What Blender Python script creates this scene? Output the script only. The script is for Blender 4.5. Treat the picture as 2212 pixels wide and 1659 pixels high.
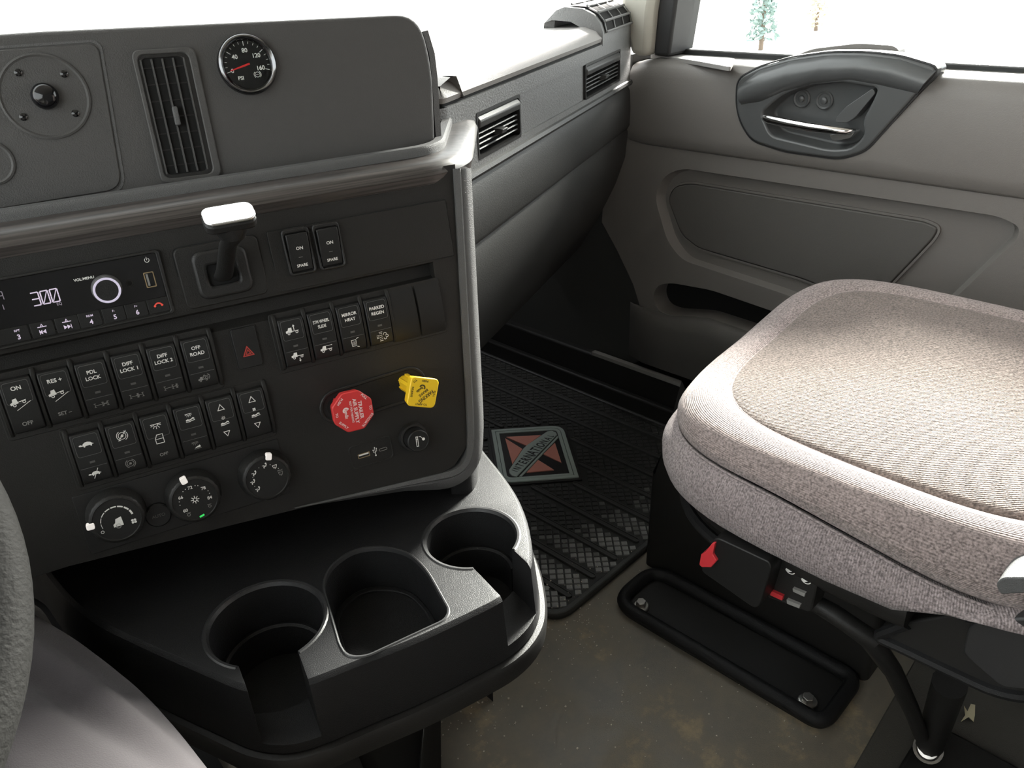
import bpy, bmesh, math, random
from mathutils import Vector, Matrix
random.seed(7)
for o in list(bpy.data.objects):
    bpy.data.objects.remove(o)
SC = bpy.context.scene
COL = SC.collection
R = math.radians

# ------------------------------------------------------------------ camera
# world: X = truck right, Y = truck forward, Z = up, cab floor at z = 0
FPX, CX, CY = 1750.0, 1106.0, 829.5
EYE = Vector((0.0, 0.0, 1.0))
CAM_R = Vector((0.69490853, -0.7178866, -0.04172485))
CAM_D = Vector((-0.36685331, -0.3040103, -0.87920213))
CAM_F = Vector((0.61848264, 0.62627196, -0.47461843))
cam = bpy.data.objects.new('camera', bpy.data.cameras.new('camera'))
COL.objects.link(cam)
m3 = Matrix((CAM_R, -CAM_D, -CAM_F)).transposed()
cam.matrix_world = Matrix.Translation(EYE) @ m3.to_4x4()
cam.data.sensor_width = 36.0
cam.data.lens = 36.0 * FPX / 2212.0
cam.data.clip_start = 0.01
SC.camera = cam

# ------------------------------------------------------------------ light
SUN_TO = Vector((0.80, 0.22, 0.41)).normalized()
SKY = 4.8
w = bpy.data.worlds.new('sky')
SC.world = w
w.use_nodes = True
bg = w.node_tree.nodes['Background']
bg.inputs[0].default_value = (0.97, 0.985, 1.0, 1)
bg.inputs[1].default_value = SKY
sun = bpy.data.objects.new('sun', bpy.data.lights.new('sun', 'SUN'))
COL.objects.link(sun)
sun.data.energy = 52.0
sun.data.angle = R(17.0)
sun.data.color = (1.0, 0.955, 0.89)
sun.rotation_euler = SUN_TO.to_track_quat('Z', 'Y').to_euler()
sun.location = SUN_TO * 6
vs = SC.view_settings
vs.view_transform = 'Standard'
vs.look = 'None'
vs.exposure = 0.0
vs.gamma = 1.0
vs.use_curve_mapping = False

# ------------------------------------------------------------------ materials
MATS = {}
def mat(name, col, rough=0.5, metal=0.0, grain=0.0, gscale=600.0, var=0.0, vscale=8.0,
        emit=None, estr=0.0, spec=0.5, coat=0.0, sheen=0.0, alpha=None):
    m = bpy.data.materials.new(name)
    m.use_nodes = True
    nt = m.node_tree
    b = nt.nodes['Principled BSDF']
    b.inputs['Base Color'].default_value = (*col, 1)
    b.inputs['Roughness'].default_value = rough
    b.inputs['Metallic'].default_value = metal
    b.inputs['Specular IOR Level'].default_value = spec
    b.inputs['Coat Weight'].default_value = coat
    b.inputs['Sheen Weight'].default_value = sheen
    if emit:
        b.inputs['Emission Color'].default_value = (*emit, 1)
        b.inputs['Emission Strength'].default_value = estr
    if grain or var:
        tc = nt.nodes.new('ShaderNodeTexCoord')
    if grain:
        n = nt.nodes.new('ShaderNodeTexNoise')
        n.inputs['Scale'].default_value = gscale
        n.inputs['Detail'].default_value = 2.0
        nt.links.new(tc.outputs['Object'], n.inputs['Vector'])
        bp = nt.nodes.new('ShaderNodeBump')
        bp.inputs['Strength'].default_value = grain
        bp.inputs['Distance'].default_value = 0.001
        nt.links.new(n.outputs['Fac'], bp.inputs['Height'])
        nt.links.new(bp.outputs['Normal'], b.inputs['Normal'])
    if var:
        n2 = nt.nodes.new('ShaderNodeTexNoise')
        n2.inputs['Scale'].default_value = vscale
        n2.inputs['Detail'].default_value = 5.0
        nt.links.new(tc.outputs['Object'], n2.inputs['Vector'])
        mx = nt.nodes.new('ShaderNodeMix')
        mx.data_type = 'RGBA'
        mx.inputs[6].default_value = (*[c * (1 - var) for c in col], 1)
        mx.inputs[7].default_value = (*[min(1, c * (1 + var)) for c in col], 1)
        nt.links.new(n2.outputs['Fac'], mx.inputs[0])
        nt.links.new(mx.outputs[2], b.inputs['Base Color'])
    MATS[name] = m
    return m

mat('black_plastic', (0.016, 0.0155, 0.015), 0.46, grain=0.25, gscale=900, var=0.25, vscale=14, spec=0.35)
mat('stack_plastic', (0.0145, 0.0138, 0.0128), 0.55, grain=0.3, gscale=1100, var=0.15, vscale=20, spec=0.32)
mat('rocker_plastic', (0.010, 0.010, 0.010), 0.48, grain=0.15, gscale=1200, spec=0.38)
mat('gloss_black', (0.006, 0.006, 0.007), 0.12)
mat('hole_black', (0.004, 0.004, 0.004), 0.9)
mat('edge_plastic', (0.085, 0.085, 0.085), 0.6, grain=0.8, gscale=1500)
mat('hood_plastic', (0.058, 0.0565, 0.055), 0.6, grain=0.4, gscale=900)
mat('dash_plastic', (0.155, 0.157, 0.156), 0.55, grain=0.9, gscale=420)
mat('dash_lower', (0.042, 0.0425, 0.041), 0.5, grain=0.35, gscale=700, var=0.12, vscale=9)
mat('deck_plastic', (0.26, 0.25, 0.24), 0.5, grain=0.5, gscale=700)
mat('door_plastic', (0.165, 0.154, 0.143), 0.45, grain=0.35, gscale=800, var=0.06, vscale=6)
mat('door_panel', (0.098, 0.092, 0.086), 0.62, grain=0.6, gscale=1000)
mat('door_gloss', (0.085, 0.088, 0.089), 0.3, grain=0.1, gscale=700)
mat('tray_plastic', (0.0135, 0.0135, 0.0142), 0.42, grain=0.45, gscale=1300, var=0.2, vscale=12, spec=0.22)
mat('rear_vinyl', (0.075, 0.070, 0.061), 0.55, grain=0.5, gscale=600, var=0.3, vscale=10)
mat('tray_edge', (0.026, 0.026, 0.027), 0.36, grain=0.2, gscale=1300)  # lighter than the tray: light caught by the cup rims put into colour
mat('rubber', (0.045, 0.046, 0.044), 0.42, grain=0.5, gscale=500, var=0.5, vscale=26)
mat('pale_rubber', (0.28, 0.283, 0.275), 0.40, grain=0.5, gscale=500, var=0.55, vscale=60)  # palest tread tone: gloss at the mat's near end put into the colour
mat('mid_rubber', (0.15, 0.152, 0.147), 0.42, grain=0.5, gscale=500, var=0.5, vscale=60)
mat('rib_rubber', (0.022, 0.022, 0.021), 0.5, grain=0.3, gscale=500)
mat('seal_rubber', (0.02, 0.02, 0.021), 0.6)
mat('pillar_cream', (0.48, 0.46, 0.40), 0.6, grain=0.2, gscale=700)
mat('headliner', (0.42, 0.40, 0.37), 0.9)
mat('wall_grey', (0.24, 0.23, 0.22), 0.8)
mat('chrome', (0.88, 0.87, 0.86), 0.12, metal=1.0)
mat('dark_chrome', (0.16, 0.16, 0.165), 0.16, metal=1.0)
mat('brushed', (0.93, 0.92, 0.91), 0.24, metal=1.0)
mat('steel', (0.55, 0.53, 0.50), 0.35, metal=1.0, var=0.3, vscale=80)
mat('brass', (0.55, 0.42, 0.25), 0.35, metal=1.0)
mat('print_white', (0.82, 0.81, 0.78), 0.6)
mat('print_grey', (0.24, 0.235, 0.225), 0.6)
mat('print_dim', (0.085, 0.083, 0.08), 0.6)
mat('print_black', (0.045, 0.035, 0.01), 0.6)
mat('print_pink', (0.80, 0.62, 0.60), 0.6)
mat('hazard_red', (0.42, 0.045, 0.035), 0.5)
mat('knob_red', (0.58, 0.035, 0.035), 0.38)
mat('knob_yellow', (0.86, 0.55, 0.02), 0.35)
mat('needle_red', (0.75, 0.03, 0.03), 0.4)
mat('tab_red', (0.62, 0.04, 0.05), 0.35)
mat('pointer_white', (0.9, 0.88, 0.85), 0.4, emit=(1.0, 0.9, 0.84), estr=0.35)
mat('emblem_grey', (0.40, 0.47, 0.44), 0.5, grain=0.2, gscale=500)
mat('emblem_red', (0.70, 0.29, 0.23), 0.55, grain=0.2, gscale=500)
mat('emblem_ground', (0.018, 0.018, 0.018), 0.5)
mat('radio_glow', (0.3, 0.26, 0.32), 0.5, emit=(0.86, 0.74, 0.92), estr=0.55)
mat('radio_dim', (0.1, 0.09, 0.1), 0.5, emit=(0.70, 0.60, 0.72), estr=0.22)
mat('ring_glow', (0.3, 0.28, 0.34), 0.5, emit=(0.74, 0.68, 0.86), estr=0.55)
mat('led_green', (0.02, 0.3, 0.05), 0.5, emit=(0.06, 0.9, 0.18), estr=0.6)
mat('phone_red', (0.5, 0.05, 0.04), 0.5, emit=(0.9, 0.10, 0.06), estr=0.35)
mat('paper', (0.80, 0.72, 0.50), 0.8)
mat('grit', (0.62, 0.57, 0.48), 0.9)
mat('skin', (0.55, 0.34, 0.22), 0.55)
mat('leather_wheel', (0.024, 0.0235, 0.0225), 0.75, grain=1.0, gscale=260, spec=0.25)
mat('leaf', (0.20, 0.27, 0.25), 0.6, var=0.4, vscale=4)
mat('dry_leaf', (0.58, 0.54, 0.43), 0.7, var=0.3, vscale=4)
mat('bark', (0.16, 0.12, 0.09), 0.8)
mat('asphalt', (0.34, 0.335, 0.32), 0.9, var=0.06, vscale=0.4)

def nodes_of(name):
    m = MATS[name]; nt = m.node_tree
    return m, nt, nt.nodes, nt.links, nt.nodes['Principled BSDF']

# woven seat cloth: ribs across object X or along rings, from wave + noise
def fabric(name, col, scale, axis, fine=0.5, uv=False):
    m = mat(name, col, 0.95, sheen=0.15, spec=0.15)
    nt, N, L = m.node_tree, m.node_tree.nodes, m.node_tree.links
    b = N['Principled BSDF']
    tc = N.new('ShaderNodeTexCoord')
    w1 = N.new('ShaderNodeTexWave'); w1.wave_type = 'BANDS'; w1.bands_direction = axis; w1.inputs['Phase Offset'].default_value = 0.3
    w1.inputs['Scale'].default_value = scale; w1.inputs['Distortion'].default_value = 1.2
    w1.inputs['Detail'].default_value = 1.0; w1.inputs['Detail Scale'].default_value = 3.0
    n = N.new('ShaderNodeTexNoise'); n.inputs['Scale'].default_value = 420; n.inputs['Detail'].default_value = 3
    n2 = N.new('ShaderNodeTexNoise'); n2.inputs['Scale'].default_value = 9; n2.inputs['Detail'].default_value = 4
    for k in (w1, n, n2):
        L.new(tc.outputs['UV' if (uv and k is w1) else 'Object'], k.inputs['Vector'])
    ad = N.new('ShaderNodeMath'); ad.operation = 'MULTIPLY_ADD'; ad.inputs[1].default_value = fine
    L.new(n.outputs['Fac'], ad.inputs[0]); L.new(w1.outputs['Fac'], ad.inputs[2])
    bp = N.new('ShaderNodeBump'); bp.inputs['Strength'].default_value = 0.55; bp.inputs['Distance'].default_value = 0.0012
    L.new(ad.outputs[0], bp.inputs['Height']); L.new(bp.outputs['Normal'], b.inputs['Normal'])
    cr = N.new('ShaderNodeValToRGB')
    cr.color_ramp.elements[0].position = 0.32; cr.color_ramp.elements[0].color = (*[c * 0.5 for c in col], 1)
    cr.color_ramp.elements[1].position = 0.66; cr.color_ramp.elements[1].color = (*[min(1, c * 1.45) for c in col], 1)
    L.new(n.outputs['Fac'], cr.inputs[0])
    mx = N.new('ShaderNodeMix'); mx.data_type = 'RGBA'; mx.blend_type = 'MULTIPLY'; mx.inputs[0].default_value = 0.5
    g = N.new('ShaderNodeMapRange'); g.inputs[3].default_value = 0.55; g.inputs[4].default_value = 1.3
    L.new(n2.outputs['Fac'], g.inputs[0])
    L.new(cr.outputs[0], mx.inputs[6]); L.new(g.outputs[0], mx.inputs[7])
    L.new(mx.outputs[2], b.inputs['Base Color'])
fabric('cloth_side', (0.265, 0.226, 0.226), 125, 'X', 0.6, True)
fabric('cloth_bolster', (0.27, 0.222, 0.212), 140, 'Y', 0.5, True)
fabric('cloth_top', (0.17, 0.137, 0.122), 160, 'DIAGONAL', 3.0)
mat('trouser', (0.052, 0.047, 0.050), 0.95, grain=0.35, gscale=900, var=0.10, vscale=30, sheen=0.1, spec=0.15)

def wood_nodes():
    m = mat('dark_wood', (0.05, 0.043, 0.038), 0.36)
    nt, N, L = m.node_tree, m.node_tree.nodes, m.node_tree.links
    b = N['Principled BSDF']
    tc = N.new('ShaderNodeTexCoord'); mp = N.new('ShaderNodeMapping')
    mp.inputs['Rotation'].default_value = (0, 0, R(17.6))
    mp2 = N.new('ShaderNodeMapping'); mp2.inputs['Scale'].default_value = (2.5, 60.0, 240.0)
    n = N.new('ShaderNodeTexNoise'); n.inputs['Scale'].default_value = 3.0; n.inputs['Detail'].default_value = 6
    cr = N.new('ShaderNodeValToRGB')
    cr.color_ramp.elements[0].position = 0.35; cr.color_ramp.elements[0].color = (0.024, 0.021, 0.0195, 1)
    cr.color_ramp.elements[1].position = 0.72; cr.color_ramp.elements[1].color = (0.085, 0.075, 0.070, 1)
    L.new(tc.outputs['Object'], mp.inputs[0]); L.new(mp.outputs[0], mp2.inputs[0]); L.new(mp2.outputs[0], n.inputs['Vector'])
    L.new(n.outputs['Fac'], cr.inputs[0]); L.new(cr.outputs[0], b.inputs['Base Color'])
wood_nodes()

def floor_nodes():
    m = mat('vinyl_floor', (0.05, 0.045, 0.038), 0.42)
    nt, N, L = m.node_tree, m.node_tree.nodes, m.node_tree.links
    b = N['Principled BSDF']
    tc = N.new('ShaderNodeTexCoord')
    a = N.new('ShaderNodeTexNoise'); a.inputs['Scale'].default_value = 11; a.inputs['Detail'].default_value = 9; a.inputs['Roughness'].default_value = 0.68
    c = N.new('ShaderNodeTexNoise'); c.inputs['Scale'].default_value = 700; c.inputs['Detail'].default_value = 2
    d = N.new('ShaderNodeTexNoise'); d.inputs['Scale'].default_value = 3.0; d.inputs['Detail'].default_value = 3
    for k in (a, c, d):
        L.new(tc.outputs['Object'], k.inputs['Vector'])
    mul = N.new('ShaderNodeMath'); mul.operation = 'MULTIPLY_ADD'; mul.inputs[1].default_value = 0.35
    L.new(d.outputs['Fac'], mul.inputs[0]); L.new(a.outputs['Fac'], mul.inputs[2])
    cr = N.new('ShaderNodeValToRGB')
    e = cr.color_ramp.elements
    e[0].position = 0.50; e[0].color = (0.150, 0.137, 0.115, 1)
    e[1].position = 0.98; e[1].color = (0.42, 0.31, 0.19, 1)
    e2 = cr.color_ramp.elements.new(0.76); e2.color = (0.21, 0.182, 0.140, 1)
    e3 = cr.color_ramp.elements.new(0.86); e3.color = (0.36, 0.285, 0.185, 1)
    L.new(mul.outputs[0], cr.inputs[0]); L.new(cr.outputs[0], b.inputs['Base Color'])
    rr = N.new('ShaderNodeMapRange'); rr.inputs[1].default_value = 0.6; rr.inputs[2].default_value = 0.9
    rr.inputs[3].default_value = 0.36; rr.inputs[4].default_value = 0.8
    L.new(mul.outputs[0], rr.inputs[0]); L.new(rr.outputs[0], b.inputs['Roughness'])
    bp = N.new('ShaderNodeBump'); bp.inputs['Strength'].default_value = 0.35; bp.inputs['Distance'].default_value = 0.001
    L.new(c.outputs['Fac'], bp.inputs['Height']); L.new(bp.outputs['Normal'], b.inputs['Normal'])
floor_nodes()

def glass_mat():
    m = bpy.data.materials.new('pane_glass'); m.use_nodes = True
    nt = m.node_tree; nt.nodes.clear()
    o = nt.nodes.new('ShaderNodeOutputMaterial'); t = nt.nodes.new('ShaderNodeBsdfTransparent')
    g = nt.nodes.new('ShaderNodeBsdfGlossy'); g.inputs['Roughness'].default_value = 0.03
    t.inputs[0].default_value = (0.95, 0.97, 0.96, 1)
    x = nt.nodes.new('ShaderNodeMixShader'); fr = nt.nodes.new('ShaderNodeFresnel'); fr.inputs[0].default_value = 1.35
    sc = nt.nodes.new('ShaderNodeMath'); sc.operation = 'MULTIPLY'; sc.inputs[1].default_value = 0.25
    nt.links.new(fr.outputs[0], sc.inputs[0]); nt.links.new(sc.outputs[0], x.inputs[0]); nt.links.new(t.outputs[0], x.inputs[1]); nt.links.new(g.outputs[0], x.inputs[2])
    nt.links.new(x.outputs[0], o.inputs[0])
    MATS['pane_glass'] = m
glass_mat()

# ------------------------------------------------------------------ geometry helpers
class G:
    def __init__(s): s.v = []; s.f = []; s.uv = None
    def add(s, vs, fs):
        n = len(s.v); s.v += [tuple(p) for p in vs]; s.f += [tuple(i + n for i in f) for f in fs]; return s
    def box(s, x0, x1, y0, y1, z0, z1):
        return s.prism([(x0, y0), (x1, y0), (x1, y1), (x0, y1)], z0, z1)
    def prism(s, poly, z0, z1, top=None):
        n = len(poly); t = top or poly
        return s.add([(x, y, z0) for x, y in poly] + [(x, y, z1) for x, y in t],
                     [tuple(range(n - 1, -1, -1)), tuple(range(n, 2 * n))] +
                     [(i, (i + 1) % n, n + (i + 1) % n, n + i) for i in range(n)])
    def flat(s, poly, z=0.0):
        return s.add([(x, y, z) for x, y in poly], [tuple(range(len(poly)))])
    def frame(s, a, b, z0, z1):
        n = len(a)
        vs = [(x, y, z0) for x, y in a] + [(x, y, z0) for x, y in b] + [(x, y, z1) for x, y in a] + [(x, y, z1) for x, y in b]
        fs = []
        for i in range(n):
            j = (i + 1) % n
            fs += [(i, j, 2 * n + j, 2 * n + i), (2 * n + i, 2 * n + j, 3 * n + j, 3 * n + i),
                   (n + j, n + i, 3 * n + i, 3 * n + j), (j, i, n + i, n + j)]
        return s.add(vs, fs)
    def lathe(s, prof, n=32, c=(0, 0), cap=True):
        rows = [[(c[0] + r * math.cos(2 * math.pi * k / n), c[1] + r * math.sin(2 * math.pi * k / n), z) for k in range(n)] for r, z in prof]
        return s.loft(rows, closed=True, cap=cap)
    def loft(s, rows, closed=False, cap=False, loop=False):
        n = len(rows[0]); vs = [p for r in rows for p in r]; fs = []
        m = len(rows)
        for a in range(m if loop else m - 1):
            b = (a + 1) % m
            for k in range(n if closed else n - 1):
                l = (k + 1) % n
                fs.append((a * n + k, a * n + l, b * n + l, b * n + k))
        if cap:
            fs += [tuple(range(n - 1, -1, -1)), tuple(range((m - 1) * n, m * n))]
        return s.add(vs, fs)
    def tube(s, path, r, n=10, cap=True):
        P = [Vector(p) for p in path]; rows = []; up = None
        for i, p in enumerate(P):
            d = (P[min(i + 1, len(P) - 1)] - P[max(i - 1, 0)]).normalized()
            if up is None:
                up = Vector((0, 0, 1)) if abs(d.z) < 0.9 else Vector((1, 0, 0))
            a = d.cross(up).normalized(); up = a.cross(d).normalized()
            rr = r[i] if isinstance(r, (list, tuple)) else r
            rows.append([p + (a * math.cos(2 * math.pi * k / n) + up * math.sin(2 * math.pi * k / n)) * rr for k in range(n)])
        return s.loft(rows, closed=True, cap=cap)
    def ring(s, path, r, n=8):
        P = [Vector(p) for p in path]; rows = []; m = len(P)
        for i, p in enumerate(P):
            d = (P[(i + 1) % m] - P[i - 1]).normalized()
            a = d.cross(Vector((0, 0, 1)))
            a = a.normalized() if a.length > 1e-4 else Vector((1, 0, 0))
            up = a.cross(d)
            rows.append([p + (a * math.cos(2 * math.pi * k / n) + up * math.sin(2 * math.pi * k / n)) * r for k in range(n)])
        return s.loft(rows, closed=True, loop=True)
    def sweep(s, path, sec, closed_sec=True, loop=False, sc=None):
        # path of (x,y) ; section of (out,z) ; out = right hand side of travel, mitred
        m = len(path); rows = []
        for i in range(m):
            def dr(a, b):
                return Vector((b[0] - a[0], b[1] - a[1])).normalized()
            if loop:
                d0, d1 = dr(path[i - 1], path[i]), dr(path[i], path[(i + 1) % m])
            else:
                d0 = dr(path[max(i - 1, 0)], path[max(i, 1)]); d1 = dr(path[min(i, m - 2)], path[min(i + 1, m - 1)])
            n0, n1 = Vector((d0.y, -d0.x)), Vector((d1.y, -d1.x))
            nn = (n0 + n1).normalized(); k = 1 / max(0.35, nn.dot(n0))
            q = sc[i] if sc else 1.0
            rows.append([(path[i][0] + nn.x * o * k * q, path[i][1] + nn.y * o * k * q, z) for o, z in sec])
        return s.loft(rows, closed=closed_sec, cap=not loop and closed_sec, loop=loop)
    def xf(s, M):
        s.v = [tuple(M @ Vector(p)) for p in s.v]; return s
    def mapv(s, fn):
        s.v = [tuple(fn(*p)) for p in s.v]; return s

def arc(cx, cy, r, a0, a1, n):
    return [(cx + r * math.cos(R(a0 + (a1 - a0) * k / n)), cy + r * math.sin(R(a0 + (a1 - a0) * k / n))) for k in range(n + 1)]
def rrect(cx, cy, w, h, r, n=5):
    x, y = w / 2 - r, h / 2 - r
    return arc(cx + x, cy - y, r, -90, 0, n) + arc(cx + x, cy + y, r, 0, 90, n) + arc(cx - x, cy + y, r, 90, 180, n) + arc(cx - x, cy - y, r, 180, 270, n)
def ngon(cx, cy, r, n, a0=0.0):
    return [(cx + r * math.cos(R(a0 + 360 * k / n)), cy + r * math.sin(R(a0 + 360 * k / n))) for k in range(n)]
def rpoly(pts, r, n=5, open_=False):
    out = []; m = len(pts)
    for i in range(m):
        if open_ and i in (0, m - 1):
            out.append(tuple(pts[i])); continue
        p = Vector(pts[i]); rr = r[i] if isinstance(r, (list, tuple)) else r
        a = (Vector(pts[i - 1]) - p); b = (Vector(pts[(i + 1) % m]) - p)
        t = min(rr, a.length * 0.49, b.length * 0.49)
        if t < 1e-6:
            out.append(tuple(p)); continue
        A = p + a.normalized() * t; B = p + b.normalized() * t
        for k in range(n + 1):
            q = k / n
            out.append(tuple(A * (1 - q) ** 2 + p * 2 * q * (1 - q) + B * q * q))
    return out
def inset(poly, d):
    m = len(poly); out = []
    ar = sum(poly[i - 1][0] * poly[i][1] - poly[i][0] * poly[i - 1][1] for i in range(m))
    sg = 1 if ar > 0 else -1
    for i in range(m):
        p0, p, p1 = Vector(poly[i - 1]), Vector(poly[i]), Vector(poly[(i + 1) % m])
        a, b = (p - p0).normalized(), (p1 - p).normalized()
        n = (Vector((-a.y, a.x)) + Vector((-b.y, b.x)))
        n = n.normalized() if n.length > 1e-6 else Vector((-a.y, a.x))
        k = 1 / max(0.4, n.dot(Vector((-a.y, a.x))))
        out.append(tuple(p + n * d * sg * k))
    return out
def shrink(poly, f):
    cx = sum(p[0] for p in poly) / len(poly); cy = sum(p[1] for p in poly) / len(poly)
    return [(cx + (x - cx) * f, cy + (y - cy) * f) for x, y in poly]
def ccw(poly):
    ar = sum(poly[i - 1][0] * poly[i][1] - poly[i][0] * poly[i - 1][1] for i in range(len(poly)))
    return poly if ar > 0 else poly[::-1]

class Frame:
    """a flat face of the cab: origin, in-face axes u, v and outward normal w"""
    def __init__(s, o, u, v):
        s.o = Vector(o); s.u = Vector(u).normalized(); v = Vector(v)
        s.v = (v - s.u * v.dot(s.u)).normalized(); s.w = s.u.cross(s.v)
        s.m = Matrix((s.u, s.v, s.w)).transposed().to_4x4(); s.m.translation = s.o
        s.i = s.m.inverted()
    def at(s, px, py, w=0.0):
        r = ray(px, py); o = s.o + s.w * w
        p = EYE + r * ((o - EYE).dot(s.w) / r.dot(s.w))
        q = s.i @ p
        return (q.x, q.y)
    def poly(s, pts, w=0.0):
        return [s.at(x, y, w) for x, y in pts]
    def W(s, u, v, w=0.0):
        return s.m @ Vector((u, v, w))
def ray(px, py):
    return CAM_R * ((px - CX) / FPX) + CAM_D * ((py - CY) / FPX) + CAM_F
def atz(px, py, z):
    r = ray(px, py); return EYE + r * ((z - EYE.z) / r.z)
def atx(px, py, x):
    r = ray(px, py); return EYE + r * ((x - EYE.x) / r.x)

WM = {}
def link(o, parent=None, world=None):
    COL.objects.link(o)
    world = world or Matrix.Identity(4)
    if parent:
        o.parent = parent
        o.matrix_local = WM[parent.name].inverted() @ world
    else:
        o.matrix_world = world
    WM[o.name] = world
    return o
def meta(o, label=None, cat=None, group=None, kind=None):
    for k, v in (('label', label), ('category', cat), ('group', group), ('kind', kind)):
        if v: o[k] = v
    return o
def thing(name, label, cat, M=None, group=None, kind=None):
    o = bpy.data.objects.new(name, None)
    o.empty_display_size = 0.02
    link(o, None, M if isinstance(M, Matrix) else Matrix.Translation(M or (0, 0, 0)))
    return meta(o, label, cat, group, kind)
def mesh_of(name, g, material, sharp=38, mats=None):
    me = bpy.data.meshes.new(name)
    me.from_pydata(g.v, [], g.f)
    if g.uv:
        lay = me.uv_layers.new(name='UVMap')
        for p in me.polygons:
            uvs = [g.uv[i] for i in p.vertices]; top = max(q[0] for q in uvs)
            for li, q in zip(p.loop_indices, uvs):
                lay.data[li].uv = (q[0] + (g.wrap if top - q[0] > g.wrap / 2 else 0), q[1])
    bm = bmesh.new(); bm.from_mesh(me)
    if not g.uv: bmesh.ops.remove_doubles(bm, verts=bm.verts, dist=1e-6)
    bmesh.ops.recalc_face_normals(bm, faces=bm.faces)
    bm.to_mesh(me); bm.free()
    me.materials.append(MATS[material])
    for p in me.polygons: p.use_smooth = True
    me.set_sharp_from_angle(angle=R(sharp))
    return me
def part(name, g, material, parent=None, M=None, bevel=0.0, seg=2, label=None, sub=0, space='local', sharp=38, **kw):
    """one mesh object. space 'local': g in parent's frame moved by M ; 'world': g in world coordinates"""
    PW = WM[parent.name] if parent else Matrix.Identity(4)
    if space == 'local':
        world = PW @ (M or Matrix.Identity(4))
    else:
        world = M or PW
        inv = world.inverted()
        g.v = [tuple(inv @ Vector(p)) for p in g.v]
    o = bpy.data.objects.new(name, mesh_of(name, g, material, sharp))
    link(o, parent, world)
    if bevel:
        b = o.modifiers.new('bevel', 'BEVEL'); b.width = bevel; b.segments = seg; b.limit_method = 'ANGLE'; b.angle_limit = R(35)
    if sub:
        b = o.modifiers.new('subsurf', 'SUBSURF'); b.levels = sub; b.render_levels = sub
    return meta(o, label, **kw)
def T(x, y, z=0.0):
    return Matrix.Translation((x, y, z))
def RZ(a):
    return Matrix.Rotation(R(a), 4, 'Z')
def struct(name, g, material, label=None, **kw):
    c = [sum(p[k] for p in g.v) / len(g.v) for k in range(3)]
    zc = min(p[2] for p in g.v)
    o = part(name, g, material, None, T(c[0], c[1], zc), space='world', **kw)
    return meta(o, label, None, None, 'structure')

# lettering ------------------------------------------------------------
_tc = {}
def glyphs(s, bold=False):
    if s in _tc: return _tc[s]
    cu = bpy.data.curves.new('t', 'FONT'); cu.body = s; cu.size = 1.0; cu.resolution_u = 3
    cu.align_x = 'CENTER'; cu.align_y = 'CENTER'; cu.offset = 0.022
    ob = bpy.data.objects.new('t', cu); COL.objects.link(ob)
    me = ob.to_mesh()
    d = ([(v.co.x, v.co.y) for v in me.vertices], [tuple(p.vertices) for p in me.polygons])
    ob.to_mesh_clear(); bpy.data.objects.remove(ob); bpy.data.curves.remove(cu)
    ys = [p[1] for p in d[0]]; xs = [p[0] for p in d[0]]
    cy = (max(ys) + min(ys)) / 2; cxx = (max(xs) + min(xs)) / 2; hh = max(ys) - min(ys)
    d = ([((x - cxx), (y - cy)) for x, y in d[0]], d[1], hh, max(xs) - min(xs))
    _tc[s] = d
    return d
class Ink:
    """flat print: polygons in (u,v)"""
    def __init__(s): s.g = G()
    def poly(s, pts): s.g.flat(pts); return s
    def line(s, pts, w=0.0005, close=False):
        P = [Vector(p) for p in pts]
        if close: P.append(P[0])
        for a, b in zip(P, P[1:]):
            d = (b - a)
            if d.length < 1e-7: continue
            d = d.normalized() * (w / 2); n = Vector((-d.y, d.x))
            s.g.flat([tuple(a - d - n), tuple(b + d - n), tuple(b + d + n), tuple(a - d + n)])
        return s
    def ring(s, cx, cy, r, w=0.0005, a0=0, a1=360, n=24):
        o = arc(cx, cy, r + w / 2, a0, a1, n); i = arc(cx, cy, r - w / 2, a0, a1, n)
        for k in range(n):
            s.g.flat([o[k], o[k + 1], i[k + 1], i[k]])
        return s
    def disc(s, cx, cy, r, n=14): return s.poly(ngon(cx, cy, r, n))
    def text(s, t, cx, cy, h, rot=0.0, sx=1.0, width=None):
        vs, fs, hh, ww = glyphs(t)
        k = h / 0.73
        kx = k * sx if width is None else width / ww
        c, sn = math.cos(R(rot)), math.sin(R(rot))
        s.g.add([(cx + x * kx * c - y * k * sn, cy + x * kx * sn + y * k * c, 0) for x, y in vs], fs)
        return s
    def put(s, name, material, parent, w=0.0004, fn=None, M=None, label=None):
        if not s.g.v: return None
        g = s.g
        g.v = [(x, y, (fn(x, y) if fn else 0) + w) for x, y, z in g.v]
        return part(name, g, material, parent, M, label=label)
# ------------------------------------------------------------------ the cab shell
DX = 1.40          # inner face of the passenger door
g = G(); g.box(-0.78, 1.62, -0.95, 1.75, -0.06, 0.0)
fl_ = struct('floor', g, 'vinyl_floor', 'dark vinyl cab floor with tan dirt smears')
g = G(); g.prism(rpoly([(-0.60, 0.05), (0.15, 0.05), (0.20, 0.62), (0.30, 1.55), (-0.60, 1.55)], .04, 4), 0.0, .008)
part('footwell_shade_sheet', g, 'hole_black', fl_, space='world')  # black sheet added over the floor to darken the shaded footwell
g = G(); g.prism(rpoly([(0.33, -0.93), (1.37, -0.93), (1.37, 0.222), (0.33, 0.175)], .02, 4), 0.0, .006)
part('rear_floor_mat', g, 'rear_vinyl', fl_, space='world', bevel=.002)
g = G(); g.box(-0.80, 1.62, -0.95, 0.95, 1.72, 1.76)
struct('ceiling', g, 'headliner')
g = G(); g.box(-0.80, 1.62, -1.0, -0.95, -0.06, 1.76)
struct('wall_back', g, 'wall_grey')
g = G()
g.box(-0.83, -0.78, -0.95, 1.75, -0.06, 0.78); g.box(-0.83, -0.78, -0.95, -0.45, 0.78, 1.76)
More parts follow.
